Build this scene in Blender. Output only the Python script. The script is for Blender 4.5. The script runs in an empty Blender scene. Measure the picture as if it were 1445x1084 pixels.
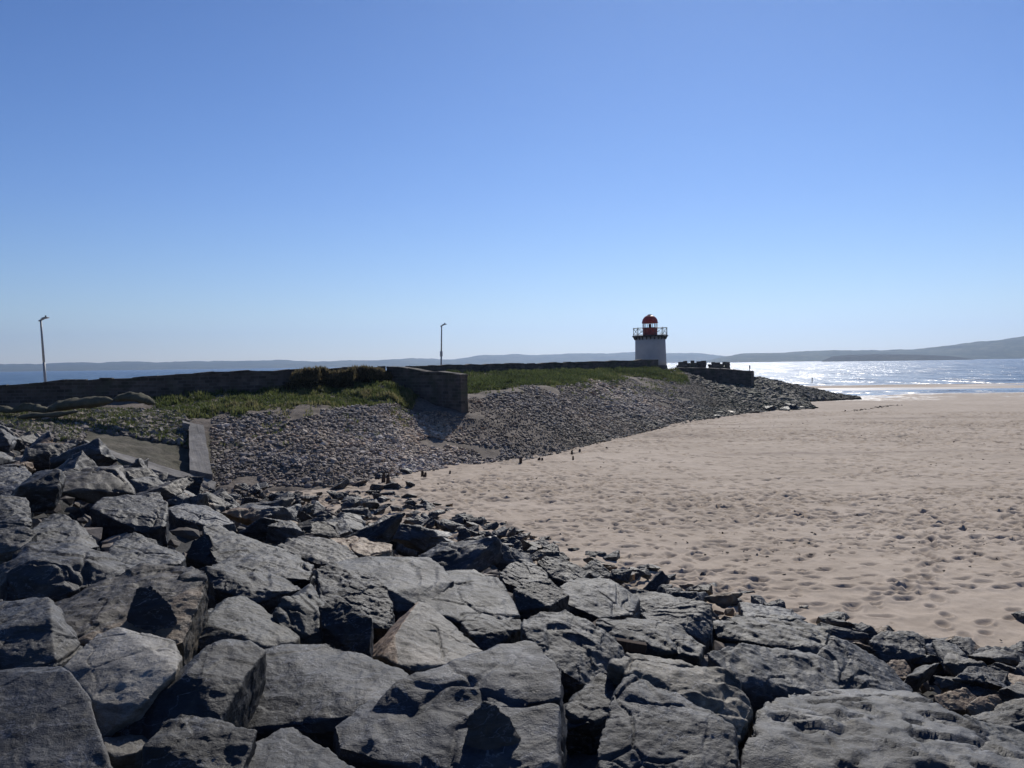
import bpy, bmesh, math, random
import numpy as np
from mathutils import Vector, Matrix, Quaternion
from mathutils.geometry import convex_hull_2d

random.seed(7); RNG = np.random.default_rng(7)
SC = bpy.context.scene
COL = SC.collection
F = 1251.0; CX, CY = 722.5, 542.0
EYE = np.array([0.0, 0.0, 5.2])
TH = math.atan(28.0/F); RO = 0.0135
fwd = np.array([0, math.cos(TH), -math.sin(TH)])
u0 = np.array([0, math.sin(TH), math.cos(TH)]); r0 = np.array([1.0, 0, 0])
rgt = r0*math.cos(RO) - u0*math.sin(RO)
upv = u0*math.cos(RO) + r0*math.sin(RO)

def ray(px, py):
    return fwd + rgt*((px-CX)/F) - upv*((py-CY)/F)
def at(px, py, Y):
    d = ray(px, py); return EYE + d*(Y/d[1])
def at_z(px, py, z=0.0):
    d = ray(px, py); return EYE + d*((z-EYE[2])/d[2])
def proj(p):
    v = np.asarray(p, float)-EYE; k = v@fwd
    return CX + F*(v@rgt)/k, CY - F*(v@upv)/k

# ------------------------------------------------------------------ noise
def _h(ix, iy, iz, seed):
    n = (ix*374761393 + iy*668265263 + iz*2147483647 + seed*144665) & 0xffffffff
    n = ((n ^ (n >> 13))*1274126177) & 0xffffffff
    n = ((n ^ (n >> 16))*2246822519) & 0xffffffff
    return ((n ^ (n >> 15)) & 0xffffff)/float(0xffffff)
def vnoise(P, seed=0):
    P = np.asarray(P, float)
    I = np.floor(P).astype(np.int64); f = P-I; f = f*f*f*(f*(f*6-15)+10)
    x, y, z = I[:, 0], I[:, 1], I[:, 2]
    def c(a, b, d): return _h(x+a, y+b, z+d, seed)
    fx, fy, fz = f[:, 0], f[:, 1], f[:, 2]
    a = c(0,0,0)*(1-fx)+c(1,0,0)*fx; b = c(0,1,0)*(1-fx)+c(1,1,0)*fx
    d = c(0,0,1)*(1-fx)+c(1,0,1)*fx; e = c(0,1,1)*(1-fx)+c(1,1,1)*fx
    return ((a*(1-fy)+b*fy)*(1-fz)+(d*(1-fy)+e*fy)*fz)*2-1
def fbm(P, octv=4, seed=0, gain=.5, lac=2.03):
    s = np.zeros(len(P)); a = 1.0; P = np.array(P, float)
    for o in range(octv):
        s += a*vnoise(P, seed+o*17); a *= gain; P = P*lac+3.7
    return s
def ridged(P, octv=3, seed=0):
    s = np.zeros(len(P)); a = 1.0; P = np.array(P, float)
    for o in range(octv):
        s += a*(1-np.abs(vnoise(P, seed+o*11))*2); a *= .5; P = P*2.1+1.3
    return s
def worley(P, seed=0):
    P = np.asarray(P, float); I = np.floor(P).astype(np.int64)
    d1 = np.full(len(P), 9.0); d2 = np.full(len(P), 9.0); idv = np.zeros(len(P))
    for a in (-1, 0, 1):
        for b in (-1, 0, 1):
            for c in (-1, 0, 1):
                J = I+np.array([a, b, c]); x, y, z = J[:, 0], J[:, 1], J[:, 2]
                Q = J+np.stack([_h(x, y, z, seed+1), _h(x, y, z, seed+2), _h(x, y, z, seed+3)], 1)
                d = np.linalg.norm(P-Q, axis=1); r = _h(x, y, z, seed+4)
                m = d < d1
                d2 = np.where(m, d1, np.minimum(d2, d)); idv = np.where(m, r, idv); d1 = np.where(m, d, d1)
    return d1, d2, idv
def sstep(a, b, x):
    t = np.clip((x-a)/(b-a), 0, 1); return t*t*(3-2*t)

# ------------------------------------------------------------------ object helpers
def link(o, parent=None):
    COL.objects.link(o)
    if parent is not None: o.parent = parent
    return o
def tag(o, label=None, cat=None, group=None, kind=None):
    if label: o['label'] = label
    if cat: o['category'] = cat
    if group: o['group'] = group
    if kind: o['kind'] = kind
    return o
def empty(name, loc, label, cat, group=None):
    o = bpy.data.objects.new(name, None); o.location = [float(v) for v in loc]
    o.empty_display_size = .2
    link(o); return tag(o, label, cat, group)
def mesh_np(name, V, Fc, mat, parent=None, smooth=False):
    """V (n,3); Fc (m,k) equal-sized faces or list"""
    me = bpy.data.meshes.new(name)
    V = np.asarray(V, np.float32)
    if isinstance(Fc, np.ndarray):
        k = Fc.shape[1]; m = len(Fc)
        me.vertices.add(len(V)); me.vertices.foreach_set('co', V.ravel())
        me.loops.add(m*k); me.loops.foreach_set('vertex_index', Fc.astype(np.int32).ravel())
        me.polygons.add(m); me.polygons.foreach_set('loop_start', np.arange(0, m*k, k, dtype=np.int32))
        me.polygons.foreach_set('loop_total', np.full(m, k, np.int32))
        me.polygons.foreach_set('use_smooth', np.full(m, smooth))
        me.update(calc_edges=True); me.validate()
    else:
        me.from_pydata([tuple(map(float, v)) for v in V], [], [tuple(int(i) for i in f) for f in Fc])
        if smooth: me.polygons.foreach_set('use_smooth', [True]*len(me.polygons))
    o = bpy.data.objects.new(name, me)
    if mat: me.materials.append(mat)
    return link(o, parent)
def set_attr(o, name, vals):
    a = o.data.attributes.new(name, 'FLOAT', 'POINT'); a.data.foreach_set('value', np.asarray(vals, np.float32))
def bm_obj(name, bm, mat, parent=None, smooth=False, bevel=0):
    if bevel: bmesh.ops.bevel(bm, geom=bm.edges[:], offset=bevel, segments=2, affect='EDGES', profile=.6)
    bmesh.ops.recalc_face_normals(bm, faces=bm.faces[:])
    me = bpy.data.meshes.new(name); bm.to_mesh(me); bm.free()
    if smooth:
        for p in me.polygons: p.use_smooth = True
    o = bpy.data.objects.new(name, me)
    if mat: me.materials.append(mat)
    return link(o, parent)
def lathe(bm, prof, seg=32, cx=0, cy=0):
    rings = []
    for r, z in prof:
        rings.append([bm.verts.new((cx+r*math.cos(2*math.pi*i/seg), cy+r*math.sin(2*math.pi*i/seg), z)) for i in range(seg)] if r > 1e-5 else [bm.verts.new((cx, cy, z))])
    for a, b in zip(rings, rings[1:]):
        for i in range(seg):
            j = (i+1) % seg
            if len(a) == 1 and len(b) == 1: continue
            if len(a) == 1: bm.faces.new((a[0], b[j], b[i]))
            elif len(b) == 1: bm.faces.new((a[i], a[j], b[0]))
            else: bm.faces.new((a[i], a[j], b[j], b[i]))
    if len(rings[0]) > 1: bm.faces.new(rings[0][::-1])
    if len(rings[-1]) > 1: bm.faces.new(rings[-1])
def bar(bm, a, b, r, seg=8, r2=None):
    a = Vector(a); b = Vector(b); d = (b-a).normalized()
    s = d.orthogonal().normalized(); t = d.cross(s); r2 = r if r2 is None else r2
    A = [bm.verts.new(a+(s*math.cos(2*math.pi*i/seg)+t*math.sin(2*math.pi*i/seg))*r) for i in range(seg)]
    B = [bm.verts.new(b+(s*math.cos(2*math.pi*i/seg)+t*math.sin(2*math.pi*i/seg))*r2) for i in range(seg)]
    for i in range(seg):
        j = (i+1) % seg; bm.faces.new((A[i], A[j], B[j], B[i]))
    bm.faces.new(A[::-1]); bm.faces.new(B)
def box(bm, c, sx, sy, sz, rot=None):
    vs = []
    for x in (-.5, .5):
        for y in (-.5, .5):
            for z in (-.5, .5):
                v = Vector((x*sx, y*sy, z*sz))
                if rot: v = rot @ v
                vs.append(bm.verts.new(v+Vector(c)))
    for f in ((0,1,3,2),(4,6,7,5),(0,4,5,1),(2,3,7,6),(0,2,6,4),(1,5,7,3)): bm.faces.new([vs[i] for i in f])

# ------------------------------------------------------------------ materials
class NT:
    def __init__(s, name):
        s.m = bpy.data.materials.new(name); s.m.use_nodes = True; s.t = s.m.node_tree
        s.b = s.t.nodes['Principled BSDF']; s.out = s.t.nodes['Material Output']
    def n(s, typ, **kw):
        x = s.t.nodes.new(typ)
        for k, v in kw.items():
            if k.startswith('in_'):
                x.inputs[k[3:].replace('_', ' ')].default_value = v
            else: setattr(x, k, v)
        return x
    def l(s, a, b): s.t.links.new(a, b)
    def coord(s, which='Object', scale=(1,1,1), rot=(0,0,0)):
        c = s.n('ShaderNodeTexCoord'); m = s.n('ShaderNodeMapping')
        m.inputs['Scale'].default_value = scale; m.inputs['Rotation'].default_value = rot
        s.l(c.outputs[which], m.inputs['Vector']); return m.outputs[0]
    def noise(s, vec, scale, detail=6, rough=.55, dist=0.0):
        x = s.n('ShaderNodeTexNoise'); x.inputs['Scale'].default_value = scale
        x.inputs['Detail'].default_value = detail; x.inputs['Roughness'].default_value = rough
        x.inputs['Distortion'].default_value = dist
        s.l(vec, x.inputs['Vector']); return x.outputs['Fac']
    def ramp(s, fac, stops):
        x = s.n('ShaderNodeValToRGB'); e = x.color_ramp.elements
        while len(e) < len(stops): e.new(.5)
        for i, (p, c) in enumerate(stops):
            e[i].position = p; e[i].color = (c[0], c[1], c[2], 1) if not isinstance(c, (int, float)) else (c, c, c, 1)
        s.l(fac, x.inputs['Fac']); return x.outputs['Color']
    def mix(s, fac, a, b, mode='MIX'):
        x = s.n('ShaderNodeMix', data_type='RGBA', blend_type=mode)
        for sock, v in ((x.inputs[0], fac), (x.inputs[6], a), (x.inputs[7], b)):
            if hasattr(v, 'links'): s.l(v, sock)
            elif isinstance(v, (int, float)): sock.default_value = v if sock == x.inputs[0] else (v, v, v, 1)
            else: sock.default_value = (v[0], v[1], v[2], 1)
        return x.outputs[2]
    def math(s, op, a, b=0.0, clamp=False):
        x = s.n('ShaderNodeMath', operation=op); x.use_clamp = clamp
        for i, v in enumerate((a, b)):
            if hasattr(v, 'links'): s.l(v, x.inputs[i])
            else: x.inputs[i].default_value = v
        return x.outputs[0]
    def bump(s, h, strength, dist, prev=None):
        x = s.n('ShaderNodeBump'); x.inputs['Strength'].default_value = strength; x.inputs['Distance'].default_value = dist
        s.l(h, x.inputs['Height'])
        if prev is not None: s.l(prev, x.inputs['Normal'])
        return x.outputs[0]
    def attr(s, name, typ='GEOMETRY'):
        x = s.n('ShaderNodeAttribute', attribute_name=name, attribute_type=typ); return x.outputs['Fac']
    def fin(s, col=None, rough=.7, nrm=None, spec=.5):
        if col is not None:
            if hasattr(col, 'links'): s.l(col, s.b.inputs['Base Color'])
            else: s.b.inputs['Base Color'].default_value = (*col, 1)
        if hasattr(rough, 'links'): s.l(rough, s.b.inputs['Roughness'])
        else: s.b.inputs['Roughness'].default_value = rough
        s.b.inputs['Specular IOR Level'].default_value = spec
        if nrm is not None: s.l(nrm, s.b.inputs['Normal'])
        return s.m

def mat_rock():
    t = NT('slate_rock'); c = t.coord('Object')
    cs = t.coord('Object', (1, 1, 4.2), (.5, .35, 0))
    info = t.n('ShaderNodeObjectInfo')
    n1 = t.noise(c, 1.6, 8, .62); n2 = t.noise(cs, 3.2, 8, .65, .6); n3 = t.noise(c, 22, 6, .7)
    base = t.ramp(n1, [(.25, (.0125, .0127, .014)), (.48, (.026, .0272, .0305)), (.62, (.038, .0395, .043)), (.80, (.068, .068, .069))])
    st = t.ramp(n2, [(.35, .45), (.5, 1.0), (.68, 1.45)])
    base = t.mix(1.0, base, st, 'MULTIPLY')
    base = t.mix(1.0, base, info.outputs['Color'], 'MULTIPLY')
    sp = t.ramp(n3, [(.62, 0.0), (.74, 1.0)])
    base = t.mix(t.math('MULTIPLY', sp, .35), base, (.34, .35, .37))
    vein = t.ramp(t.noise(cs, 1.1, 5, .6, 2.0), [(.492, 0.0), (.5, 1.0), (.508, 0.0)])
    base = t.mix(t.math('MULTIPLY', vein, .30), base, (.42, .43, .46))
    # rust and lichen staining: a vertex mask plus thin natural staining
    rustc = t.ramp(t.noise(c, 4.5, 7, .7), [(.3, (.11, .075, .046)), (.5, (.23, .150, .085)), (.7, (.35, .25, .155))])
    rm = t.math('MULTIPLY', t.attr('rust'), t.ramp(t.noise(c, 3.0, 6, .7), [(.30, .25), (.46, 1.0)]))
    base = t.mix(rm, base, rustc)
    thin = t.ramp(t.noise(c, 2.2, 7, .7), [(.54, 0.0), (.74, .75)])
    base = t.mix(t.math('MULTIPLY', thin, .7), base, (.12, .095, .055))
    nb = t.bump(t.noise(c, 9, 10, .68), .55, .05)
    nb = t.bump(t.noise(cs, 26, 8, .7, .3), .45, .02, nb)
    ro = t.ramp(n1, [(.3, .68), (.7, .50)])
    return t.fin(base, ro, nb, .42)

def mat_simple(name, c1, c2, scale=3, rough=.85, bump=.3, bdist=.03, spec=.3, stretch=(1,1,1)):
    t = NT(name); c = t.coord('Object', stretch)
    n = t.noise(c, scale, 8, .62); n2 = t.noise(c, scale*7, 6, .65)
    f = t.math('ADD', t.math('MULTIPLY', n, .65), t.math('MULTIPLY', n2, .35))
    col = t.ramp(f, [(.35, c1), (.65, c2)])
    nb = t.bump(n2, bump, bdist)
    return t.fin(col, rough, nb, spec)

def mat_sand():
    t = NT('beach_sand'); c = t.coord('Object')
    n1 = t.noise(c, .12, 5, .6); n2 = t.noise(c, 1.3, 8, .65); n3 = t.noise(c, 11, 6, .7)
    f = t.math('ADD', t.math('MULTIPLY', n1, .5), t.math('MULTIPLY', n2, .5))
    dry = t.ramp(f, [(.34, (.335, .266, .198)), (.5, (.42, .338, .258)), (.66, (.51, .42, .33))])
    dry = t.mix(t.ramp(n3, [(.3, .35), (.5, 0.0)]), dry, (.25, .19, .15))
    # damp sand in the bottoms of the prints
    dry = t.mix(t.math('MULTIPLY', t.attr('print'), .8), dry, (.17, .125, .095))
    wet = t.attr('wet')
    col = t.mix(wet, dry, (.165, .135, .120))
    ro = t.ramp(wet, [(0.0, .92), (1.0, .16)])
    nb = t.bump(n2, .35, .04); nb = t.bump(n3, .3, .012, nb)
    return t.fin(col, ro, nb, .35)

def mat_water():
    t = NT('sea_water'); c = t.coord('Object')
    cw = t.coord('Object', (.55, 1, 1))
    def slope(vec, scale, detail, k):
        x = t.n('ShaderNodeTexNoise'); x.inputs['Scale'].default_value = scale; x.inputs['Detail'].default_value = detail; x.inputs['Roughness'].default_value = .6
        t.l(vec, x.inputs['Vector'])
        v = t.n('ShaderNodeVectorMath', operation='SUBTRACT'); t.l(x.outputs['Color'], v.inputs[0]); v.inputs[1].default_value = (.5, .5, .5)
        m = t.n('ShaderNodeVectorMath', operation='MULTIPLY'); t.l(v.outputs[0], m.inputs[0]); m.inputs[1].default_value = (k, k, 0)
        return m.outputs[0]
    def add(a, b_):
        x = t.n('ShaderNodeVectorMath', operation='ADD'); t.l(a, x.inputs[0])
        if hasattr(b_, 'links'): t.l(b_, x.inputs[1])
        else: x.inputs[1].default_value = b_
        return x.outputs[0]
    chop = add(slope(cw, 1.6, 3, 1.1), slope(t.coord('Object', (.12, .028, 1)), 1.0, 3, 1.05))
    chop = add(chop, slope(t.coord('Object', (.5, .22, 1)), 1.0, 2, .8))
    nv = t.n('ShaderNodeVectorMath', operation='NORMALIZE'); t.l(add(chop, (0, 0, 1)), nv.inputs[0])
    nb = nv.outputs[0]
    t.b.inputs['IOR'].default_value = 1.33
    deep = t.mix(t.noise(c, .012, 4, .5), (.022, .047, .072), (.034, .066, .094))
    return t.fin(deep, .27, nb, .5)

def mat_wall(name='harbour_stone'):
    t = NT(name); c = t.coord('Object')
    br = t.n('ShaderNodeTexBrick'); 
    mp = t.coord('Object', (1, 1, 1), (math.pi/2, 0, 0))
    br.inputs['Scale'].default_value = 1.0; br.inputs['Brick Width'].default_value = .42; br.inputs['Row Height'].default_value = .19
    br.inputs['Mortar Size'].default_value = .02; br.inputs['Color1'].default_value = (.045, .038, .034, 1); br.inputs['Color2'].default_value = (.11, .090, .076, 1)
    br.inputs['Mortar'].default_value = (.10, .092, .082, 1)
    t.l(mp, br.inputs['Vector'])
    n = t.noise(c, 1.2, 8, .65)
    col = t.mix(1.0, br.outputs['Color'], t.ramp(n, [(.3, .5), (.5, 1.0), (.7, 1.5)]), 'MULTIPLY')
    col = t.mix(t.ramp(t.noise(c, .7, 6, .6), [(.5, 0.0), (.7, .6)]), col, (.06, .07, .04))
    nb = t.bump(br.outputs['Fac'], -.6, .03); nb = t.bump(t.noise(c, 14, 6, .7), .5, .03, nb)
    return t.fin(col, .9, nb, .25)

def mat_leaf(name, stops, transl=.5):
    t = NT(name); c = t.coord('Object')
    info = t.attr('tone')
    col = t.ramp(info, stops)
    t.fin(col, .6, None, .3)
    tr = t.n('ShaderNodeBsdfTranslucent'); t.l(col, tr.inputs['Color'])
    mx = t.n('ShaderNodeMixShader'); mx.inputs[0].default_value = transl
    t.l(t.b.outputs[0], mx.inputs[1]); t.l(tr.outputs[0], mx.inputs[2]); t.l(mx.outputs[0], t.out.inputs['Surface'])
    return t.m

def mat_stones():
    t = NT('pitched_stones'); tone = t.attr('tone'); c = t.coord('Object')
    col = t.ramp(tone, [(0, (.075, .064, .056)), (.3, (.17, .146, .125)), (.55, (.27, .235, .203)), (.8, (.37, .325, .28)), (.93, (.34, .23, .155)), (1, (.56, .50, .44))])
    col = t.mix(1.0, col, t.ramp(t.noise(c, 5, 6, .7), [(.3, .6), (.7, 1.35)]), 'MULTIPLY')
    warm = t.ramp(t.noise(c, .16, 4, .6), [(.38, (1.12, 1.0, .86)), (.62, (.98, .98, 1.0))])
    col = t.mix(1.0, col, warm, 'MULTIPLY')
    # green weed towards the foot of the bank, where the tide wets it
    col = t.mix(t.math('MULTIPLY', t.attr('weed'), .7), col, (.06, .075, .035))
    nb = t.bump(t.noise(c, 20, 6, .7), .4, .03)
    return t.fin(col, .8, nb, .35)

M = {}
M['rock'] = mat_rock(); M['sand'] = mat_sand(); M['water'] = mat_water(); M['wall'] = mat_wall(); M['stones'] = mat_stones()
M['bed'] = mat_simple('rubble_bed_gravel', (.025, .026, .028), (.07, .068, .065), 2.5, .9, .8, .08)
def mat_bank():
    t = NT('bank_earth'); c = t.coord('Object')
    n = t.noise(c, .9, 8, .65); n2 = t.noise(c, 6, 7, .7)
    f = t.math('ADD', t.math('MULTIPLY', n, .5), t.math('MULTIPLY', n2, .5))
    col = t.ramp(f, [(.36, (.085, .068, .052)), (.5, (.15, .122, .098)), (.64, (.25, .21, .175))])
    col = t.mix(t.math('MULTIPLY', t.attr('weed'), t.ramp(n, [(.3, .95), (.7, .55)])), col, (.050, .055, .032))
    return t.fin(col, .93, t.bump(n2, .8, .08), .25)
M['bank'] = mat_bank()
M['concrete'] = mat_simple('weathered_concrete', (.11, .10, .088), (.29, .272, .25), 1.1, .9, .4, .03)
M['white'] = mat_simple('white_render', (.36, .36, .36), (.45, .45, .44), 1.4, .75, .15, .01)
M['black'] = mat_simple('dark_paint', (.02, .02, .022), (.035, .035, .038), 6, .5, .05, .005)
M['red'] = mat_simple('red_paint', (.30, .030, .024), (.40, .048, .036), 4, .45, .05, .005)
M['galv'] = mat_simple('galvanised_steel', (.22, .23, .24), (.34, .35, .36), 6, .5, .05, .004)
M['wood'] = mat_simple('weathered_timber', (.035, .024, .018), (.09, .062, .045), 8, .9, .5, .02, .2, (1,1,.2))
M['path'] = mat_simple('path_gravel', (.30, .27, .235), (.42, .38, .33), 1.0, .95, .3, .02)
M['sack'] = mat_simple('sandbag_hessian', (.058, .055, .035), (.125, .115, .076), 2.2, .95, .6, .04)
M['weed'] = mat_simple('dried_seaweed', (.03, .024, .018), (.08, .06, .04), 6, .9, .5, .02)
M['grass'] = mat_leaf('grass_blades', [(0, (.055, .060, .026)), (.35, (.082, .108, .034)), (.7, (.130, .150, .052)), (1, (.26, .23, .115))], .45)
M['ivy'] = mat_leaf('ivy_leaves', [(0, (.045, .046, .026)), (.5, (.092, .084, .046)), (1, (.22, .175, .10))], .5)
M['gorse'] = mat_leaf('gorse_leaves', [(0, (.10, .11, .03)), (.5, (.20, .19, .045)), (1, (.38, .31, .07))], .5)
def mat_hill(name, a, b, c_):
    t = NT(name); c = t.coord('Object', (1, 1, 2.5))
    n = t.math('ADD', t.math('MULTIPLY', t.noise(c, .006, 6, .65), .55), t.math('MULTIPLY', t.noise(c, .03, 5, .7), .45))
    return t.fin(t.ramp(n, [(.38, a), (.5, b), (.64, c_)]), .95, None, .1)
M['hill'] = mat_hill('moor_hill', (.020, .034, .020), (.055, .072, .036), (.15, .145, .085))
M['wooded'] = mat_hill('wooded_hill', (.008, .013, .009), (.016, .022, .013), (.06, .06, .038))

# ------------------------------------------------------------------ world, sun, camera
SUN_AZ, SUN_EL = math.radians(14), math.radians(36)
w = bpy.data.worlds.new('World'); SC.world = w; w.use_nodes = True
wt = w.node_tree; bg = wt.nodes['Background']
sky = wt.nodes.new('ShaderNodeTexSky'); sky.sky_type = 'NISHITA'; sky.sun_disc = False
sky.sun_elevation = SUN_EL; sky.sun_rotation = SUN_AZ
sky.air_density = 1.0; sky.dust_density = .0; sky.ozone_density = 3.5; sky.altitude = 0
hs = wt.nodes.new('ShaderNodeHueSaturation'); hs.inputs['Saturation'].default_value = 1.16
mt = wt.nodes.new('ShaderNodeMix'); mt.data_type = 'RGBA'; mt.blend_type = 'MULTIPLY'; mt.inputs[0].default_value = 1; mt.inputs[7].default_value = (.98, .955, 1.14, 1)
wt.links.new(sky.outputs[0], hs.inputs['Color']); wt.links.new(hs.outputs[0], mt.inputs[6])
wt.links.new(mt.outputs[2], bg.inputs['Color']); bg.inputs['Strength'].default_value = .075
gc = wt.nodes.new('ShaderNodeTexCoord'); sx = wt.nodes.new('ShaderNodeSeparateXYZ'); gr = wt.nodes.new('ShaderNodeValToRGB')
wt.links.new(gc.outputs['Generated'], sx.inputs[0]); wt.links.new(sx.outputs[2], gr.inputs[0])
ge = gr.color_ramp.elements
while len(ge) < 4: ge.new(.5)
for e_, (p_, c_) in zip(ge, [(0, (1.0, 1.04, 1.34)), (.06, (.99, 1.02, 1.22)), (.18, (.91, .92, 1.19)), (.42, (.76, .78, 1.02))]): e_.position = p_; e_.color = (*c_, 1)
wt.links.new(gr.outputs[0], mt.inputs[7])
sd = bpy.data.lights.new('sun', 'SUN'); sd.energy = 4.2; sd.angle = math.radians(.5); sd.color = (1, .95, .87)
so = bpy.data.objects.new('sun', sd); link(so)
sdir = Vector((math.sin(SUN_AZ)*math.cos(SUN_EL), math.cos(SUN_AZ)*math.cos(SUN_EL), math.sin(SUN_EL)))
so.rotation_euler = (-sdir).to_track_quat('-Z', 'Y').to_euler(); so.location = (20, 60, 80)
cd = bpy.data.cameras.new('camera'); cam = bpy.data.objects.new('camera', cd); link(cam)
cd.sensor_width = 36; cd.lens = 36*F/1445; cd.clip_start = .1; cd.clip_end = 60000
mw = Matrix(((rgt[0], upv[0], -fwd[0], EYE[0]), (rgt[1], upv[1], -fwd[1], EYE[1]), (rgt[2], upv[2], -fwd[2], EYE[2]), (0, 0, 0, 1)))
cam.matrix_world = mw; SC.camera = cam
SC.view_settings.view_transform = 'Standard'; SC.view_settings.look = 'None'; SC.view_settings.exposure = 0; SC.view_settings.gamma = 1
SC.render.engine = 'CYCLES'; SC.cycles.use_denoising = True
SC.cycles.max_bounces = 6; SC.cycles.volume_bounces = 0; SC.cycles.sample_clamp_indirect = 4

# ------------------------------------------------------------------ terrain functions
NRM = np.array([.85, .526]); TAN = np.array([-.526, .85])
def S_rev(x, y):                      # boulder slope
    s = x*NRM[0]+y*NRM[1]-1.4*sstep(4.5, 9, x)*(1-sstep(15, 22, y))
    lin = np.interp(s, [-30, 1.0, 14.2, 16, 20], [3.6, 3.25, .0, -.5, -1.0])
    con = np.interp(s, [-30, 1.0, 4, 7.2, 10.5, 14.2, 16, 20], [3.6, 3.25, 2.1, .78, .36, .05, -.5, -1.0])
    k = sstep(15, 27, y)
    return lin*(1-k)+con*k
def surf_hit(px, py, lift=0.0):
    d = ray(px, py); t = 2.0
    while t < 60:
        p = EYE+d*t
        if p[2] < S_rev(p[0], p[1])+lift: return p
        t += .03
    return EYE+d*t

# sand sheet (polar grid, fine near, reaching the horizon) ------------------
def sand_height(x, y):
    q = np.stack([x*.05, y*.05, x*0], 1)
    big = fbm(q, 3, 5)*.035
    yy = y + .10*(x-60)
    z = np.interp(yy, [0, 96, 110, 124, 138, 144, 151, 158, 168, 184, 193, 210, 260, 600, 1e5], [.02, .0, -.08, -.13, -.17, -.29, -.30, -.18, -.11, -.14, -.26, -.6, -1.2, -3, -3])
    low = np.clip((62-x), 0, 60)*.0045*sstep(104, 122, y)*(1-sstep(200, 260, y))
    z = z-low
    z += big*np.interp(yy, [0, 100, 200, 300], [1, 1, .6, 0])
    z += sstep(105, 130, y)*(1-sstep(240, 400, y))*fbm(np.stack([x*.03+9, y*.11, x*0], 1), 3, 31)*.05
    return z
def build_sand():
    NA = 1050
    ang = np.linspace(math.radians(-47), math.radians(47), NA)
    r = [6.0]
    while r[-1] < 118: r.append(r[-1]*1.0031)
    while r[-1] < 300: r.append(r[-1]*1.012)
    while r[-1] < 9300: r.append(r[-1]*1.05)
    r = np.array(r); NR = len(r)
    R, A = np.meshgrid(r, ang, indexing='ij')
    X = (R*np.sin(A)).ravel(); Y = (R*np.cos(A)).ravel()
    Z = sand_height(X, Y)
    near = (Y < 135)
    P = np.stack([X, Y, X*0], 1)
    Zn = np.zeros(len(X))
    pn = P[near]
    lump = fbm(pn*np.array([2.2, 2.2, 1]), 3, 77)
    Zn[near] = lump*.022+fbm(pn*.55, 2, 91)*.03
    Z = Z+Zn
    Zg = Z.reshape(NR, NA); PR = np.zeros((NR, NA)); Xg = X.reshape(NR, NA); Yg = Y.reshape(NR, NA)
    rng = np.random.default_rng(3)
    n = 0; lr = math.log(1.0031); da = ang[1]-ang[0]
    # footprints and scuffs, walked in straggling lines and churned patches
    tracks = []
    for k in range(560):
        rr = 12+ (rng.random()**.8)*80; aa = math.radians(rng.uniform(-18, 46))
        x, y = rr*math.sin(aa), rr*math.cos(aa); h = rng.uniform(0, 2*math.pi)
        if rng.random() < .65: h = rng.choice([0, math.pi])+rng.normal(0, .35)
        for i in range(int(rng.integers(8, 34))):
            h += rng.normal(0, .07); x += math.cos(h)*.68; y += math.sin(h)*.68
            sd_ = .11*(1 if i % 2 else -1)
            tracks.append((x-math.sin(h)*sd_, y+math.cos(h)*sd_, h, rng.uniform(.8, 1.25)))
    RR = 11+(rng.random(46000)**.58)*85; AA = np.radians(rng.uniform(-18, 46, 46000))
    DN = fbm(np.stack([RR*np.sin(AA)*.09, RR*np.cos(AA)*.13, AA*0+4], 1), 3, 8)
    for k in range(46000):
        rr = RR[k]; aa = AA[k]
        x, y = rr*math.sin(aa), rr*math.cos(aa)
        d = DN[k]
        if d < rng.uniform(-.45, .7): continue
        tracks.append((x, y, rng.normal(0, .7), rng.choice([.4, .55, .7, .9, 1.3], p=[.28, .32, .24, .13, .03])*rng.uniform(.85, 1.15)*np.interp(rr, [14, 35, 80], [.85, 1.3, 2.0])))
    for (x, y, h, sc) in tracks:
        rr = math.hypot(x, y); aa = math.atan2(x, y)
        if not (8 < rr < 112): continue
        i0 = math.log(rr/6.0)/lr; j0 = (aa-ang[0])/da
        di = int(.5*sc/(rr*lr))+2; dj = int(.5*sc/(rr*da))+2
        a0, a1 = max(0, int(i0)-di), min(NR, int(i0)+di); b0, b1 = max(0, int(j0)-dj), min(NA, int(j0)+dj)
        if a1 <= a0 or b1 <= b0: continue
        dx = Xg[a0:a1, b0:b1]-x; dy = Yg[a0:a1, b0:b1]-y
        u = (dx*math.cos(h)+dy*math.sin(h))/(.19*sc); v = (-dx*math.sin(h)+dy*math.cos(h))/(.105*sc)
        q = np.sqrt(u*u+v*v)
        dep = .052*sc**.5*rng.uniform(.6, 1.25)
        Zg[a0:a1, b0:b1] += -dep*np.exp(-(q**4)*.8)+.45*dep*np.exp(-((q-1.45)**2)*6)
        PR[a0:a1, b0:b1] = np.maximum(PR[a0:a1, b0:b1], np.exp(-(q**4)*1.1)*rng.uniform(.2, 1))
    # damp, darker patches left by the tide
    for (px_, py_, rx, ry) in [(925, 614, 2.6, 1.3), (975, 617, 2.4, .8), (1020, 600, 3, .6), (1300, 590, 6, .9), (1180, 640, 5, .5), (1060, 605, 4, .5)]:
        q0 = at_z(px_, py_, 0); e_ = ((Xg-q0[0])/rx)**2+((Yg-q0[1])/ry)**2
        PR = np.maximum(PR, np.clip(np.exp(-e_*.7)*(.75+.5*fbm(np.stack([X*1.1, Y*1.1, X*0], 1), 2, 3).reshape(Xg.shape)*(e_ < 9)), 0, .8)*(e_ < 12))
    Z = Zg.ravel()
    idx = np.arange(NR*NA).reshape(NR, NA)
    Fc = np.stack([idx[:-1, :-1].ravel(), idx[:-1, 1:].ravel(), idx[1:, 1:].ravel(), idx[1:, :-1].ravel()], 1)[:, ::-1]
    o = mesh_np('sand', np.stack([X, Y, Z], 1), Fc, M['sand'], smooth=True)
    set_attr(o, 'print', PR.ravel())
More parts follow.
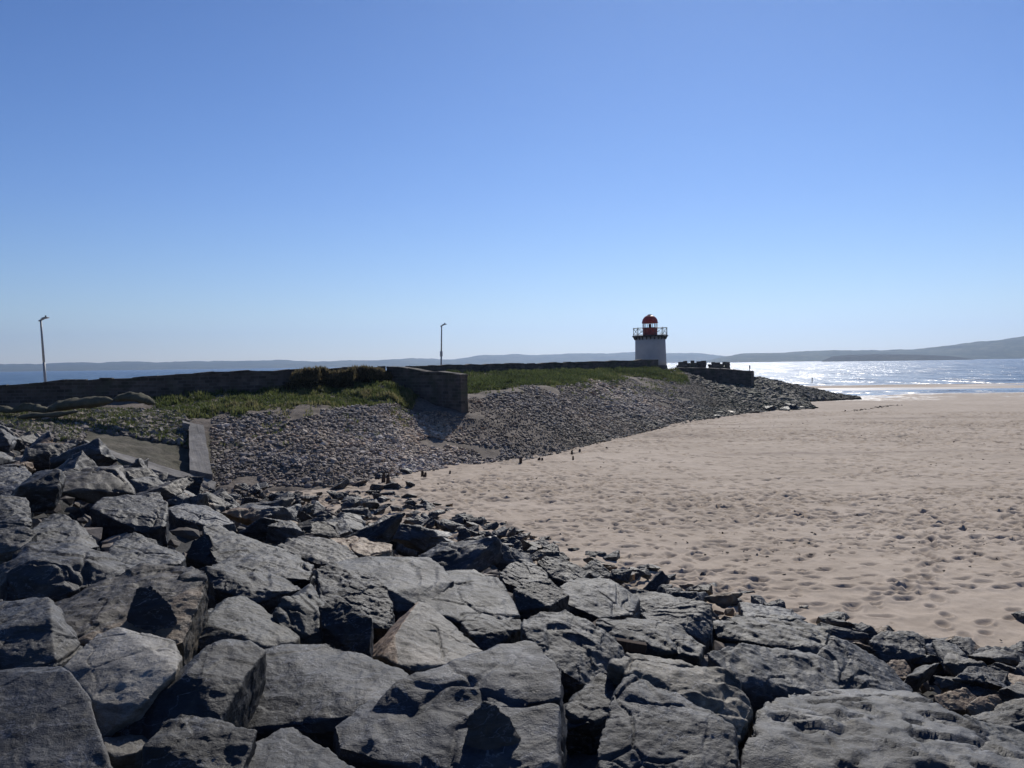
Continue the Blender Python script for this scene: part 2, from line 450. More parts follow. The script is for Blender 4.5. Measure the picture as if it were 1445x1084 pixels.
    wn = fbm(np.stack([X*.06, Y*.2, X*0], 1), 3, 55)*.03
    set_attr(o, 'wet', sstep(-.09, -.20, -(-(Z-Zn)+0)*1.0+wn) if False else 1-sstep(-.225, -.10, Z+wn))
    tag(o, kind='structure')
build_sand()

# sea ----------------------------------------------------------------------
SEA = -.245
def build_sea():
    NA = 60
    ang = np.linspace(math.radians(-60), math.radians(60), NA); r = np.array([70, 120, 200, 400, 800, 1600, 3000, 6000, 9900.])
    V = np.array([[rr*math.sin(a), rr*math.cos(a), SEA] for rr in r for a in ang])
    idx = np.arange(len(r)*NA).reshape(len(r), NA)
    Fc = np.stack([idx[:-1, :-1].ravel(), idx[1:, :-1].ravel(), idx[1:, 1:].ravel(), idx[:-1, 1:].ravel()], 1)[:, ::-1]
    o = mesh_np('sea', V, Fc, M['water'], smooth=True); tag(o, kind='structure')
build_sea()

# hills --------------------------------------------------------------------
def hill(name, prof, D, depth, mat, rough, seed, steps=260):
    xs = [p[0] for p in prof]; ys = [p[1] for p in prof]
    px = np.linspace(xs[0], xs[-1], steps); py = np.interp(px, xs, ys)
    rows = []; K = 14
    for k in range(K):
        f = k/(K-1)
        Yk = D+depth*(f-.62)
        row = []
        for a, b in zip(px, py):
            t = at(a, b, D)
            # ridge height at distance D, falling off to the shore in front and behind
            e = math.sin(min(f/.62, 1)*math.pi/2)**1.15 if f <= .62 else math.cos((f-.62)/.38*math.pi/2)
            row.append([t[0]*Yk/D, Yk, -2+(t[2]+2)*e])
        rows.append(row)
    V = np.array(rows).reshape(-1, 3)
    n = fbm(V*np.array([.004, .0016, 0]), 5, seed, .6)
    h = np.clip((V[:, 2]+2)/40, 0, 1)
    V[:, 2] += n*rough*h
    idx = np.arange(K*steps).reshape(K, steps)
    Fc = np.stack([idx[:-1, :-1].ravel(), idx[1:, :-1].ravel(), idx[1:, 1:].ravel(), idx[:-1, 1:].ravel()], 1)[:, ::-1]
    o = mesh_np(name, V, Fc, mat, smooth=False); tag(o, kind='structure')
hill('hills', [(-220, 515), (0, 514.5), (60, 514), (130, 512), (250, 510.5), (350, 509.3), (450, 509.5), (530, 508), (582, 506), (605, 507.3), (640, 506), (677, 502.3), (750, 501), (824, 499), (898, 498), (988, 499), (1030, 502.5), (1120, 506)], 7600, 2600, M['hill'], 9, 12)
hill('hills', [(985, 512), (1028, 503), (1050, 499), (1082, 498), (1108, 497), (1152, 494.6), (1197, 492.7), (1236, 494), (1278, 493), (1320, 491), (1362, 487), (1404, 482), (1445, 476), (1520, 466), (1640, 460)], 4600, 1500, M['hill'], 7, 40)
hill('hills', [(1160, 509), (1175, 503), (1200, 501), (1240, 500), (1300, 500.5), (1335, 502), (1362, 505), (1380, 508)], 2900, 380, M['wooded'], 4, 60)

# ------------------------------------------------------------------ rocks
def hull_bm(pts):
    bm = bmesh.new()
    for p in pts: bm.verts.new(p)
    r = bmesh.ops.convex_hull(bm, input=bm.verts[:])
    junk = [g for g in r['geom_interior'] if isinstance(g, bmesh.types.BMVert)]
    if junk: bmesh.ops.delete(bm, geom=junk, context='VERTS')
    loose = [v for v in bm.verts if not v.link_faces]
    if loose: bmesh.ops.delete(bm, geom=loose, context='VERTS')
    return bm
def remeshed(hulls, voxel):
    bm = bmesh.new()
    for pts in hulls:
        h = hull_bm(pts); me = bpy.data.meshes.new('tmp'); h.to_mesh(me); h.free(); bm.from_mesh(me); bpy.data.meshes.remove(me)
    me = bpy.data.meshes.new('tmp'); bm.to_mesh(me); bm.free()
    o = bpy.data.objects.new('tmp', me); COL.objects.link(o)
    md = o.modifiers.new('r', 'REMESH'); md.mode = 'VOXEL'; md.voxel_size = voxel; md.adaptivity = 0
    dg = bpy.context.evaluated_depsgraph_get(); dg.update()
    ev = o.evaluated_get(dg); m2 = ev.to_mesh()
    V = np.empty(len(m2.vertices)*3, np.float32); m2.vertices.foreach_get('co', V); V = V.reshape(-1, 3).astype(float)
    Nn = np.empty(len(m2.vertices)*3, np.float32); m2.vertices.foreach_get('normal', Nn); Nn = Nn.reshape(-1, 3).astype(float)
    Fq = [tuple(p.vertices) for p in m2.polygons]
    ev.to_mesh_clear(); bpy.data.objects.remove(o); bpy.data.meshes.remove(me)
    Fq = np.array([f if len(f) == 4 else (f[0], f[1], f[2], f[2]) for f in Fq], np.int64)
    good = Fq[:, 2] != Fq[:, 3]
    return V, Nn, Fq[good]
def rough_up(V, N, size, seed, rough=1.0, axis=None):
    """fracture relief: chipped facets, bedding ledges, cracks, grain"""
    rg = np.random.default_rng(seed)
    off = rg.uniform(-50, 50, 3)
    Q = V/size+off
    ax = np.array(axis) if axis is not None else rg.normal(0, 1, 3)+np.array([0, 0, 1.0]); ax /= np.linalg.norm(ax)
    w1 = fbm(Q*1.4, 3, seed)
    t = (V@ax)/size*5.5+w1*.9
    led = t-np.floor(t); led = np.where(led < .8, led/.8, (1-led)/.2)
    ledm = sstep(.0, .5, fbm(Q*1.1+7, 2, seed+5))
    _, _, cell = worley(Q*2.3+w1[:, None]*.35, seed); d1, d2, _ = worley(Q*1.7+w1[:, None]*.25+3, seed+9)
    crack = 1-sstep(0, .055, d2-d1); crm = sstep(.1, .5, fbm(Q*.9+17, 2, seed+3))
    d = (.036*w1 + .034*(led-.5)*ledm + .036*(cell-.5) - .05*crack*crm + .020*fbm(Q*7, 4, seed+2, .58)+.018*ridged(Q*4+2, 3, seed+4)-.018)
    return V+N*(d*size*rough)[:, None]
ROCKS = []
def finish_rock(name, V, Fq, label, tint, group, rust=None, base=None):
    c = V.mean(0) if base is None else base
    o = mesh_np(name, V-c, Fq, M['rock'], smooth=True)
    o.location = c
    set_attr(o, 'rust', rust if rust is not None else np.zeros(len(V)))
    o.color = (*tint, 1)
    tag(o, label, 'boulder', group)
    return o
GRP = 'boulders of the rock sea defence'
T = dict(blue=(1.0, 1.02, 1.08), grey=(1.3, 1.26, 1.18), pale=(2.3, 2.25, 2.15), dark=(.6, .6, .62), tan=(3.5, 3.0, 2.2), olive=(1.5, 1.42, 1.15), brown=(1.75, 1.45, 1.08))
# heroes: each outline is given its own real distance and depth
# (label, tint, hulls=[(depth_factor, [(px,py,d)...])...], options)
H = []
def hero(label, tint, *hulls, **kw): H.append((label, tint, hulls, kw))
hero('broad blue-grey slab with a dark pocket, in the bottom left corner', 'blue', [(-60,950,.7),(0,946,.7),(85,938,.7),(98,947,.6),(127,985,.45),(138,1038,.25),(172,1120,0),(-80,1130,0),(20,1130,0)], rough=.5)
hero('buff flat slab with a rounded hump, right of the corner slab', 'tan', [(88,940,.5),(122,914,.75),(136,895,.9),(165,884,1),(190,891,1),(203,914,.85),(218,922,.8),(247,905,.9),(257,930,.6),(245,946,.45),(200,970,.3),(134,991,.15),(142,1042,0),(198,996,.05),(250,945,.3)], rough=.6, lum=1.7)
hero('pale-topped block with a deep dark front at the left edge', 'grey', [(-60,850,.9),(45,842,.9),(68,848,.7),(71,876,.3),(0,896,.2),(-60,905,.15),(-60,955,0),(80,942,0),(118,914,.35)])
hero('big brown-mottled boulder with an upright face, under the grey ledge at left', 'brown', [(72,850,.6),(145,816,.75),(200,794,.9),(250,793,.9),(290,803,.7),(296,815,.5),(75,882,.15),(105,906,0),(215,925,0),(262,905,.1)], rust=((0,-.9,.3), .55))
hero('knobbly dark stone leaning on the brown-mottled boulder', 'dark', [(192,828,.5),(215,825,.6),(240,850,.4),(249,872,.3),(226,918,0),(205,912,0),(178,872,.2)], df=.6)
hero('humped dark boulder with a bright rim at the left edge', 'blue', [(-5,806,.3),(40,768,.9),(100,767,1),(150,778,.9),(200,801,.7),(5,805,.1),(40,788,.2),(95,792,.2),(128,800,.3),(0,850,0),(50,846,0),(100,835,.0),(150,820,.3)])
hero('flat grey slab with a pitted top, behind the brown-mottled boulder', 'grey', [(150,780,.3),(172,757,.9),(187,752,1),(215,763,.9),(262,785,.6),(256,795,.2),(200,805,0),(155,795,0)])
hero('smooth grey whaleback slab in the left rocks', 'grey', [(42,748,.3),(60,730,.8),(85,723,1),(106,735,.8),(142,770,.4),(120,776,0),(45,772,0)])
hero('black square-shouldered block left of the whitish sunlit slab', 'dark', [(128,717,.2),(145,703,.6),(170,705,.8),(225,696,1),(236,710,.7),(232,727,.3),(236,742,.1),(200,753,0),(172,738,0)])
hero('whitish slab shining in the sun above the black block', 'pale', [(236,716,.4),(262,713,.9),(290,713,1),(315,728,.8),(332,738,.4),(300,744,0),(248,730,0)], df=1.1)
hero('sharp pointed wedge with a bright right edge', 'dark', [(290,750,.6),(296,753,.6),(322,793,.4),(305,799,0),(262,786,.1),(270,764,.3)])
hero('long black boulder with a thin lit ridge, beneath the small pale slabs', 'dark', [(285,742,.8),(302,739,.9),(340,767,.8),(382,769,1),(420,782,.8),(441,797,.4),(440,818,0),(400,826,0),(335,806,0),(300,790,.1)])
hero('overhanging slab with a lit top and shadowed mouth', 'blue', [(288,798,.3),(300,796,.6),(335,799,1),(395,810,1),(430,830,.5),(408,838,.3),(388,832,.2),(362,852,0),(325,842,0),(300,830,0)])
hero('light grey pyramid boulder in the left foreground', 'olive', [(322,840,.8),(345,842,.9),(361,852,.9),(400,879,.7),(422,899,.6),(416,907,.2),(375,913,.05),(340,896,.1),(287,881,.2),(258,916,0),(263,880,.5)], rough=.8)
hero('jagged boulder with a toothed lit edge over a black face', 'olive', [(383,868,.15),(398,845,.4),(440,833,1),(457,858,.8),(500,880,.6),(506,891,.3),(490,914,0),(425,910,0),(395,882,0)])
hero('black craggy boulder in front of the flat blue slab', 'dark', [(445,801,.7),(466,795,.9),(510,808,.9),(540,820,.7),(558,850,.4),(556,890,0),(500,884,0),(452,850,.1)], rough=1.5)
hero('small black stone with a pale tongue, left of the orange-sided wedge', 'dark', [(450,856,.5),(480,846,.8),(505,855,.8),(526,872,.5),(521,912,.1),(506,928,0),(455,884,0)], df=.7)
hero('wide flat blue-grey slab in the middle of the rocks', 'blue', [(448,803,.3),(488,788,.8),(545,785,1),(605,787,1.1),(625,801,.9),(640,820,.6),(600,862,.1),(560,862,0),(555,835,.1)], rough=.55, df=1.1)
hero('grey slab crossed by white quartz streaks, beside the wide flat slab', 'blue', [(565,838,.3),(620,805,.9),(668,804,1),(702,816,.8),(725,848,.5),(733,868,.3),(700,884,0),(652,880,0),(600,862,.05)], rough=.6, quartz=1)
hero('tan wedge boulder with an orange left side', 'tan', [(590,848,.8),(603,851,.8),(640,880,.7),(681,920,.4),(640,936,.1),(585,948,0),(560,938,0),(540,927,.1),(513,925,.45),(556,893,.3)], rust=((-.9,-.1,.25), .05), rough=.6)
hero('black hollow-sided boulder right of the tan wedge', 'dark', [(650,878,.5),(672,871,.8),(735,874,1),(740,886,.7),(702,905,.3),(682,922,0),(664,897,.1)], rough=.8)
hero('rough streaky slab dipping to the right, mid foreground', 'grey', [(737,872,.8),(770,861,1),(800,863,1),(845,885,.9),(870,898,.8),(886,930,.6),(862,952,.35),(832,970,.1),(795,948,.05),(745,905,.3),(738,888,.4)], rough=1.2)
hero('big blue-grey boulder with a stepped ledge, low in the middle of the foreground', 'blue',
     [(560,957,.45),(600,945,.6),(682,922,.8),(702,910,.9),(740,899,1),(752,902,1),(786,930,.8),(798,941,.7),(792,985,.5),(700,1003,.38),(600,1010,.30),(520,1000,.32)],
     [(520,985,.45),(468,1022,.2),(476,1055,.05),(560,1080,0),(640,1120,0),(790,1120,0),(786,1060,.15),(792,990,.4),(700,1000,.36),(640,1000,.36)], rough=.6)
hero('black-fronted block at the left edge, above the humped boulder', 'dark', [(-40,716,.5),(0,699,.8),(36,702,1),(46,724,.5),(42,744,0),(-40,752,0)])
hero('layered grey slab at the left edge, just above the humped boulder', 'grey', [(-40,752,.5),(0,745,.8),(30,742,.95),(52,752,.75),(34,774,.1),(-40,790,0)])
hero('dull grey boulder at the left edge, third down from the sandbags', 'blue', [(-40,668,.5),(0,658,.8),(34,660,1),(52,676,.6),(44,696,0),(-40,704,0)])
hero('long blue-grey boulder with a black undercut front, left of the biggest boulder', 'blue', [(330,972,.35),(372,916,.8),(392,908,.9),(410,905,1),(460,904,1.05),(520,921,.95),(562,945,.75),(578,953,.6),(535,988,.35),(500,986,.3),(440,976,.3),(310,1034,0),(420,1036,0),(470,1036,0),(530,1006,.05)], rough=.7)
hero('dark smooth-backed boulder running down to the left, beside the light pyramid', 'dark', [(262,950,.35),(290,911,.75),(325,902,.95),(350,904,.95),(374,920,.85),(350,950,.5),(322,972,.3),(143,1042,.1),(225,1050,0),(312,1016,.1)], rough=.7)
hero('blackish lumpy boulder at the bottom edge, left of the pale pointed slab', 'dark', [(203,1052,.25),(230,1018,.65),(250,1007,.85),(285,1009,.9),(312,1024,.8),(362,1030,.6),(340,1100,0),(195,1120,0)], rough=1.2)
hero('pale pointed slab rising from the bottom edge', 'grey', [(300,1086,.2),(350,1050,.6),(395,1026,.95),(415,1023,1),(433,1035,.85),(462,1065,.55),(510,1092,.3),(490,1140,0),(290,1140,0)], rough=.6)
hero('small sandy flat stone in a hollow near the bottom left', 'tan', [(143,1041,.6),(180,1033,.95),(226,1035,1),(207,1050,.45),(192,1063,.1),(160,1070,0),(147,1060,.1)], rough=.7)
hero('small brown pointed stone propped against the biggest boulder', 'brown', [(683,988,.5),(692,990,.5),(720,1012,.45),(741,1052,.35),(738,1085,0),(690,1076,0),(653,1066,.05),(660,1012,.25)], df=.55, near=.45)
hero('dark boulder with a craggy overhang, left of the buff-topped boulder', 'dark', [(797,1000,.1),(804,985,.3),(843,950,.6),(890,932,.9),(936,950,.8),(931,978,.5),(866,1012,.15),(832,1020,0),(800,1030,0)], rough=1.1)
hero('buff-topped boulder with a dark overhung right end', 'tan', [(858,936,.5),(886,922,.9),(925,925,1),(976,935,1),(1032,946,.9),(1064,995,.6),(1059,1014,.4),(1036,1068,0),(1000,1015,.15),(980,970,.35)])
hero('domed blue-black boulder at the bottom edge, right of centre', 'blue', [(862,976,.6),(893,950,.8),(930,966,.8),(975,985,.7),(1003,1012,.5),(1037,1022,.5),(1042,1120,.1),(940,1130,0),(850,1120,0),(842,1060,.2)], near=.5)
hero('long black undercut slab above the buff-topped boulder', 'dark', [(838,873,.5),(880,874,.7),(930,876,.8),(963,886,.6),(996,912,.3),(986,927,0),(930,924,0),(870,905,0),(842,890,.1)])
hero('upright jointed block with a black right edge, behind the undercut slab', 'grey', [(903,864,.4),(955,852,.9),(985,842,1),(1006,855,.7),(1005,902,.1),(995,908,0),(960,888,0),(915,876,.1)])
hero('large black-fronted boulder near the sand, right of the jointed block', 'dark', [(1004,876,.3),(1041,868,.8),(1093,868,1),(1138,874,1),(1171,887,.7),(1165,915,.1),(1148,927,0),(1068,907,0),(1010,900,.1)])
hero('pale glinting slab against the sand on top of the black-fronted boulder', 'pale', [(1044,851,.8),(1075,855,.9),(1106,857,1),(1140,872,.8),(1105,880,.2),(1050,872,.2)], df=1.2)
hero('small pale pointed stone in the gap under the black-fronted boulder', 'grey', [(1004,886,.3),(1037,875,.7),(1070,896,.5),(1066,908,0),(1010,910,0)], df=.8)
hero('wide grey boulder behind the lower right giant, black at its left end', 'grey', [(996,921,.2),(1042,905,.6),(1066,911,.8),(1118,914,1),(1182,935,.9),(1185,985,.2),(1090,995,0),(1058,1000,0),(1040,962,0),(1018,942,.05)])
hero('humped boulder with a bright streaked flank, right of the wide grey boulder', 'blue', [(1150,925,.3),(1175,901,.8),(1198,907,.9),(1246,931,.8),(1291,974,.5),(1270,994,.1),(1200,990,0),(1162,958,.1)])
hero('giant pitted grey boulder in the lower right', 'grey', [(1034,1130,0),(1052,1035,.3),(1066,1000,.5),(1098,980,.8),(1120,972,1),(1215,975,1.1),(1283,976,1.1),(1316,988,.9),(1346,1012,.7),(1452,1064,.35),(1540,1110,.1),(1500,1180,0),(1200,1190,0)], rough=.85, pits=1)
hero('mottled boulder with a dark lower side at the right edge', 'olive', [(1332,1018,.4),(1362,1006,.9),(1412,1019,1),(1452,1034,.9),(1490,1062,.5),(1455,1080,0),(1360,1058,0)])
hero('rust-brown flat slab in the right rocks', 'brown', [(1316,982,.4),(1362,971,1),(1380,984,.8),(1364,1002,.1),(1330,1002,0)], rust=((0,-.2,1), .2), df=.9)
hero('rust-faced block beside the rust-brown slab', 'brown', [(1362,998,.1),(1380,983,.7),(1409,979,1),(1412,990,.7),(1399,1016,0),(1372,1012,0)], rust=((0,-.8,.5), .2))
hero('grey block with a black triangular notch above the rust pair', 'grey', [(1352,958,.4),(1365,942,.8),(1400,938,1),(1424,948,.8),(1412,980,.1),(1390,984,0),(1356,978,0)])
hero('small round rust-orange stone in the right rocks', 'brown', [(1246,940,.4),(1258,931,.8),(1276,931,.9),(1286,944,.6),(1280,957,.1),(1262,956,0)], rust=((0,-.6,.7), .0))
hero('cut block with a dark square end, near the sand at right', 'grey', [(1226,905,.3),(1246,892,.8),(1290,890,1),(1304,900,.8),(1308,925,.1),(1270,934,0),(1243,932,0)])
hero('low grey slab with a pale sloping top at the sand edge on the right', 'pale', [(1303,912,.4),(1318,906,1),(1346,910,1),(1362,922,.7),(1352,940,.1),(1316,934,0)], df=1.1)
hero('low grey boulder at the right edge, just below the split stone', 'grey', [(1366,922,.4),(1384,913,.8),(1412,911,1),(1450,925,.8),(1450,948,0),(1380,944,0)])
hero('dark split stone on the sand at the right edge', 'dark', [(1418,908,.3),(1430,894,.8),(1446,890,1),(1462,905,.6),(1450,917,0),(1424,915,0)])
hero('black blunt block in a row of dark stones at mid slope', 'dark', [(704,810,.3),(722,793,.7),(738,789,.9),(766,800,.9),(773,816,.4),(732,829,0),(712,822,0)])
hero('glossy black stone with a hollow, below the blunt black block', 'dark', [(725,832,.3),(746,817,.8),(776,817,.9),(803,840,.6),(775,856,.1),(730,862,0)])
hero('dark boulder with a sloping back, next to the sand in the middle', 'dark', [(757,792,.4),(768,786,.7),(792,786,.9),(832,808,.7),(813,825,0),(780,816,0)])
hero('black chisel-topped stone next to the sand', 'dark', [(822,801,.3),(835,791,.8),(846,793,.9),(866,812,.6),(840,817,0)])
hero('flat sheet-like blue slab right of the black stones', 'blue', [(790,828,.5),(812,812,.9),(862,815,1),(902,846,.8),(892,868,.3),(846,872,0),(800,852,.1)], rough=.7)
hero('small dark stone half buried at the foot of the slope', 'dark', [(767,782,.4),(778,777,.8),(795,779,.9),(804,788,.5),(790,792,0),(772,788,0)], df=.8)
hero('lone black stone topping the middle of the slope', 'dark', [(645,757,.4),(650,746,.7),(657,745,.8),(664,753,.6),(662,762,0),(648,762,0)], df=.8)
hero('rounded dark boulder against the sand, left of the churned patch', 'dark', [(702,768,.4),(708,760,.8),(724,757,1),(736,766,.8),(738,782,.1),(716,782,0)], df=.8)
hero('ochre flat slab among the grey rocks', 'tan', [(462,757,.6),(475,754,.8),(500,756,1),(555,768,.9),(553,778,.4),(520,786,0),(490,776,.1)], rust=((0,-.2,1), .3), df=1.1)
hero('large brown-black boulder left of the ochre slab', 'brown', [(390,770,.3),(420,755,.9),(455,757,1),(490,770,.8),(508,786,.4),(470,797,0),(445,795,0)])
hero('pale grey boulder with a lit shoulder, right of the upright block', 'grey', [(1085,878,.6),(905+0,905,.6)] if False else [(880,840,.4),(900,832,.8),(945,836,1),(985,850,.8),(960,868,.1),(905,866,0)])
HC = []
for i, (label, tint, hulls, kw) in enumerate(H):
    allp = [p for h in hulls for p in h]
    zero = [p for p in allp if p[2] <= min(q[2] for q in allp)+.06]
    bx = sum(p[0] for p in zero)/len(zero); by = min(max(p[1] for p in zero), 1130)
    A = surf_hit(min(max(bx, -60), 1500), by, -.12)
    if 'near' in kw: A = EYE+(A-EYE)*(1-kw['near']*.18)
    Ya = A[1]
    wpx = max(p[0] for p in allp)-min(p[0] for p in allp)
    wm = wpx/F*Ya
    dep = min(max(wm*.85*kw.get('df', 1), .3), 2.2)
    tp = [p for p in allp if p[2] >= .7]; fe = [p for p in allp if .12 <= p[2] <= .5]
    if tp and fe and 'df' not in kw:
        ty, fy = sum(p[1] for p in tp)/len(tp), sum(p[1] for p in fe)/len(fe); dd = sum(p[2] for p in tp)/len(tp)-sum(p[2] for p in fe)/len(fe)
        drop = EYE[2]-at(bx, (ty+fy)/2, Ya)[2]
        need = Ya*Ya*(fy-ty)/(F*max(drop, .8))/max(dd, .2)
        dep = min(max(dep, .78*need), max(2.4, dep), wm*1.7)
    HH = []
    for h in hulls:
        pts = []
        for (px, py, d) in h:
            P = at(px, py, Ya+d*dep); pts.append(P)
            v = P-EYE; v[2] = 0; v /= np.linalg.norm(v)
            pts.append(P+v*(.26*dep)+np.array([0, 0, -.42*dep-.15]))
        HH.append(pts)
    size = max(wm, .4)
    vox = min(max(size/85, .010), .03)
    V, N, Fq = remeshed(HH, vox)
    rust = None
    ns = N.copy()
    if 'rust' in kw:
        dv = np.array(kw['rust'][0]); dv = dv/np.linalg.norm(dv)
        rust = sstep(kw['rust'][1], kw['rust'][1]+.25, ns@dv)
    V = rough_up(V, N, min(size, 1.5), 100+i*13, .58*kw.get('rough', 1.0))
    if kw.get('pits'):
        pz = fbm(V*np.array([3.2, 5.5, 5.5]), 4, 77); V -= N*(sstep(.28, .7, pz)*.05)[:, None]
    tv = np.array(T[tint])*(RNG.uniform(.78, 1.28) if tint in ('blue', 'dark', 'grey') else RNG.uniform(1.0, 1.25))*(1+RNG.normal(0, .05)*np.array([1, .3, -1]))*kw.get('lum', 1)
    o = finish_rock('boulder', V, Fq, label, tuple(tv), None, rust)
    c = V.mean(0); HC.append((c[0], c[1], size))
    if i < 0: print(label, Ya, wm)
print('heroes', len(H), [(round(c[1], 1), round(c[2], 2)) for c in HC])

# rock variants for the rest of the slope
VAR = []
def rock_variant(seed, flat, npl=15):
    rg = np.random.default_rng(seed)
    pts = []
    for k in range(npl):
        v = rg.normal(0, 1, 3); v /= np.linalg.norm(v)
        v = np.sign(v)*np.abs(v)**.75
        pts.append(v*np.array([1.12, .78, flat])*rg.uniform(.8, 1.08)*.55)
    V, N, Fq = remeshed([pts], .02)
    V = rough_up(V, N, 1.0, seed, .62)
    return V, Fq
for k in range(22):
    flat = [.36, .52, .62, .48][k % 4]
    V, Fq = rock_variant(900+k*7, flat, [9, 11, 14, 10][k % 4])
    me_o = mesh_np('boulder', V, Fq, M['rock'], smooth=True)
    rg = np.random.default_rng(k); q = rg.normal(0, 1, 3); q /= np.linalg.norm(q)
    set_attr(me_o, 'rust', sstep(.25, .5, (V/np.linalg.norm(V, axis=1)[:, None])@q) if k % 5 == 0 else np.zeros(len(V)))
    me_d = me_o.data; bpy.data.objects.remove(me_o)
    VAR.append((me_d, ['flat', 'blocky', 'rounded', 'angular'][k % 4], k % 5 == 0))
used_var = set()
def put_rock(x, y, z, size, k=None, tint=None, tilt=.24):
    k = random.randrange(len(VAR)) if k is None else k
    src, shape, rusty = VAR[k]
    o = bpy.data.objects.new('boulder', src); COL.objects.link(o)
    o.location = (x, y, z); s = size
    o.scale = (s*random.uniform(.85, 1.2), s*random.uniform(.85, 1.2), s*random.uniform(.8, 1.1))
    o.rotation_euler = (max(-.4, min(.4, random.gauss(0, tilt))), max(-.4, min(.4, random.gauss(0, tilt))), random.uniform(0, 6.28))
    tn, tv = tint or random.choice([('dark', T['dark']), ('slate', T['blue']), ('slate', T['blue']), ('grey', T['grey']), ('pale', (1.9, 1.85, 1.75)), ('brown', T['brown']), ('brown', (2.0, 1.6, 1.1))])
    o.color = (*(np.array(tv)*random.uniform(.85, 1.2)), 1)
    return o, tn, shape, rusty
HP = []
for (_l, _t, _hl, _k) in H:
    pp_ = [Vector((p[0], p[1])) for hh in _hl for p in hh]
    HP.append([pp_[i] for i in convex_hull_2d(pp_)])
def inside(x, y, poly):
    c = False; n = len(poly)
    for i in range(n):
        a, b = poly[i], poly[i-1]
        if (a.y > y) != (b.y > y) and x < (b.x-a.x)*(y-a.y)/(b.y-a.y)+a.x: c = not c
    return c
placed = []; SCAT = []
def try_place(x, y, size, gap=.56):
    for (a, b, s) in HC:
        if math.hypot(x-a, y-b) < (s*.5+size*.36): return False
    for (a, b, s) in placed:
        if math.hypot(x-a, y-b) < (s+size)*.5*gap: return False
    return True
tries = 0
while len(SCAT) < 285 and tries < 90000:
    tries += 1
    s = random.uniform(-9, 14.5) if tries % 4 else random.uniform(12.4, 15.0); t = random.uniform(1, 41)
    p = NRM*s+TAN*t
    x, y = p
    if y < 4.5 or y > 36.0: continue
    px, py = proj((x, y, S_rev(x, y)))
    if px < -60 or px > 1500 or py > 1120: continue
    if any(inside(px, py-6, hp) for hp in HP): continue
    size = random.choice([.7, .9, 1.1, 1.4] if y < 15 else ([.95, 1.15, 1.35, 1.5] if s < 11.5 else [.6, .8, 1.0])) * random.uniform(.85, 1.2)
    if y > 26: size *= random.uniform(.8, 1.0)
    if s > 12: size *= .75
    if y > 27: size = min(size, 1.05)
    if y > 31: size = min(size, .78)
    if y > 33.5 and s < 9.5: size = min(size, .62)
    if not try_place(x, y, size): continue
    o, tn, sh, ru = put_rock(x, y, float(S_rev(x, y))+size*.02-float(np.interp(y, [27, 31, 34.5], [0, .2, .38]))*(.3 if s < 1.5 else (1 if s < 9.2 else .15))-(.15 if y < 12 else 0), size)
    placed.append((x, y, size)); SCAT.append((o, tn, sh, ru, px, py, x, y, size, s))
print('scatter', len(SCAT), tries)
# stones strewn at the foot of the slope where it meets the sand (near the old timber posts)
for (px, py, wpx) in [(572, 668, 17), (560, 676, 14), (536, 676, 16), (520, 672, 18), (505, 668, 18), (555, 690, 20), (575, 688, 20), (533, 692, 22), (600, 712, 18), (617, 714, 12), (636, 716, 12), (580, 702, 16), (545, 706, 20), (512, 686, 24), (490, 676, 20), (572, 655, 9), (606, 660, 7), (1136, 858, 14), (992, 812, 9), (560, 664, 14), (478, 690, 26), (548, 682, 12)]:
    P = at_z(px, py, .0); size = wpx/F*P[1]*1.25
    o, tn, sh, ru = put_rock(P[0], P[1], size*.1, size, tint=('dark', T['dark']))
    SCAT.append((o, tn, sh, ru, px, py, P[0], P[1], size, 99))
for (px, py, wpx) in [(1312, 928, 62), (1342, 934, 66), (1372, 950, 76), (1402, 938, 60), (1432, 928, 56), (1446, 952, 70), (1420, 968, 80), (1386, 974, 70), (1300, 955, 66), (1268, 916, 60), (1446, 990, 90), (1350, 966, 72), (1238, 900, 56), (1206, 892, 54), (1180, 884, 50), (1290, 905, 44), (1330, 912, 40), (1462, 925, 60)]:
    P = surf_hit(px, py, -.05); size = wpx/F*P[1]*1.05
    o, tn, sh, ru = put_rock(P[0], P[1], max(P[2], .02)+.02, size, tint=random.choice([('grey', T['grey']), ('slate', T['blue']), ('dark', T['dark']), ('brown', T['brown'])]), tilt=.15)
    SCAT.append((o, tn, sh, ru, px, py, P[0], P[1], size, 12.5))
SCAT.sort(key=lambda r: -r[8]/r[7])
KEEP = 300-len(H)-5-35
rest = SCAT[KEEP:]; SCAT = SCAT[:KEEP]
def merge_rest(rs):
    Vs, Fs, Rs, off = [], [], [], 0
    for r in rs:
        o = r[0]; me = o.data; nv = len(me.vertices)
        V = np.empty(nv*3, np.float32); me.vertices.foreach_get('co', V); V = V.reshape(-1, 3).astype(float)
        mx = np.array((Matrix.LocRotScale(o.location, o.rotation_euler, o.scale)))
        Vs.append(V@mx[:3, :3].T+mx[:3, 3])
        Fq = np.empty(len(me.loops), np.int32); me.loops.foreach_get('vertex_index', Fq); Fs.append(Fq.reshape(-1, 4)+off); off += nv
        a = np.empty(nv, np.float32); me.attributes['rust'].data.foreach_get('value', a); Rs.append(a)
    o = mesh_np('small_boulders', np.concatenate(Vs), np.concatenate(Fs), M['rock'], smooth=True)
    set_attr(o, 'rust', np.concatenate(Rs)); o.color = (1.0, .99, 1.0, 1)
    tag(o, 'smaller dark boulders scattered through the rock slope and along the sand edge', 'rubble', kind='stuff')
    for r in rs: bpy.data.objects.remove(r[0])
merge_rest(rest); print('rest', len(rest))
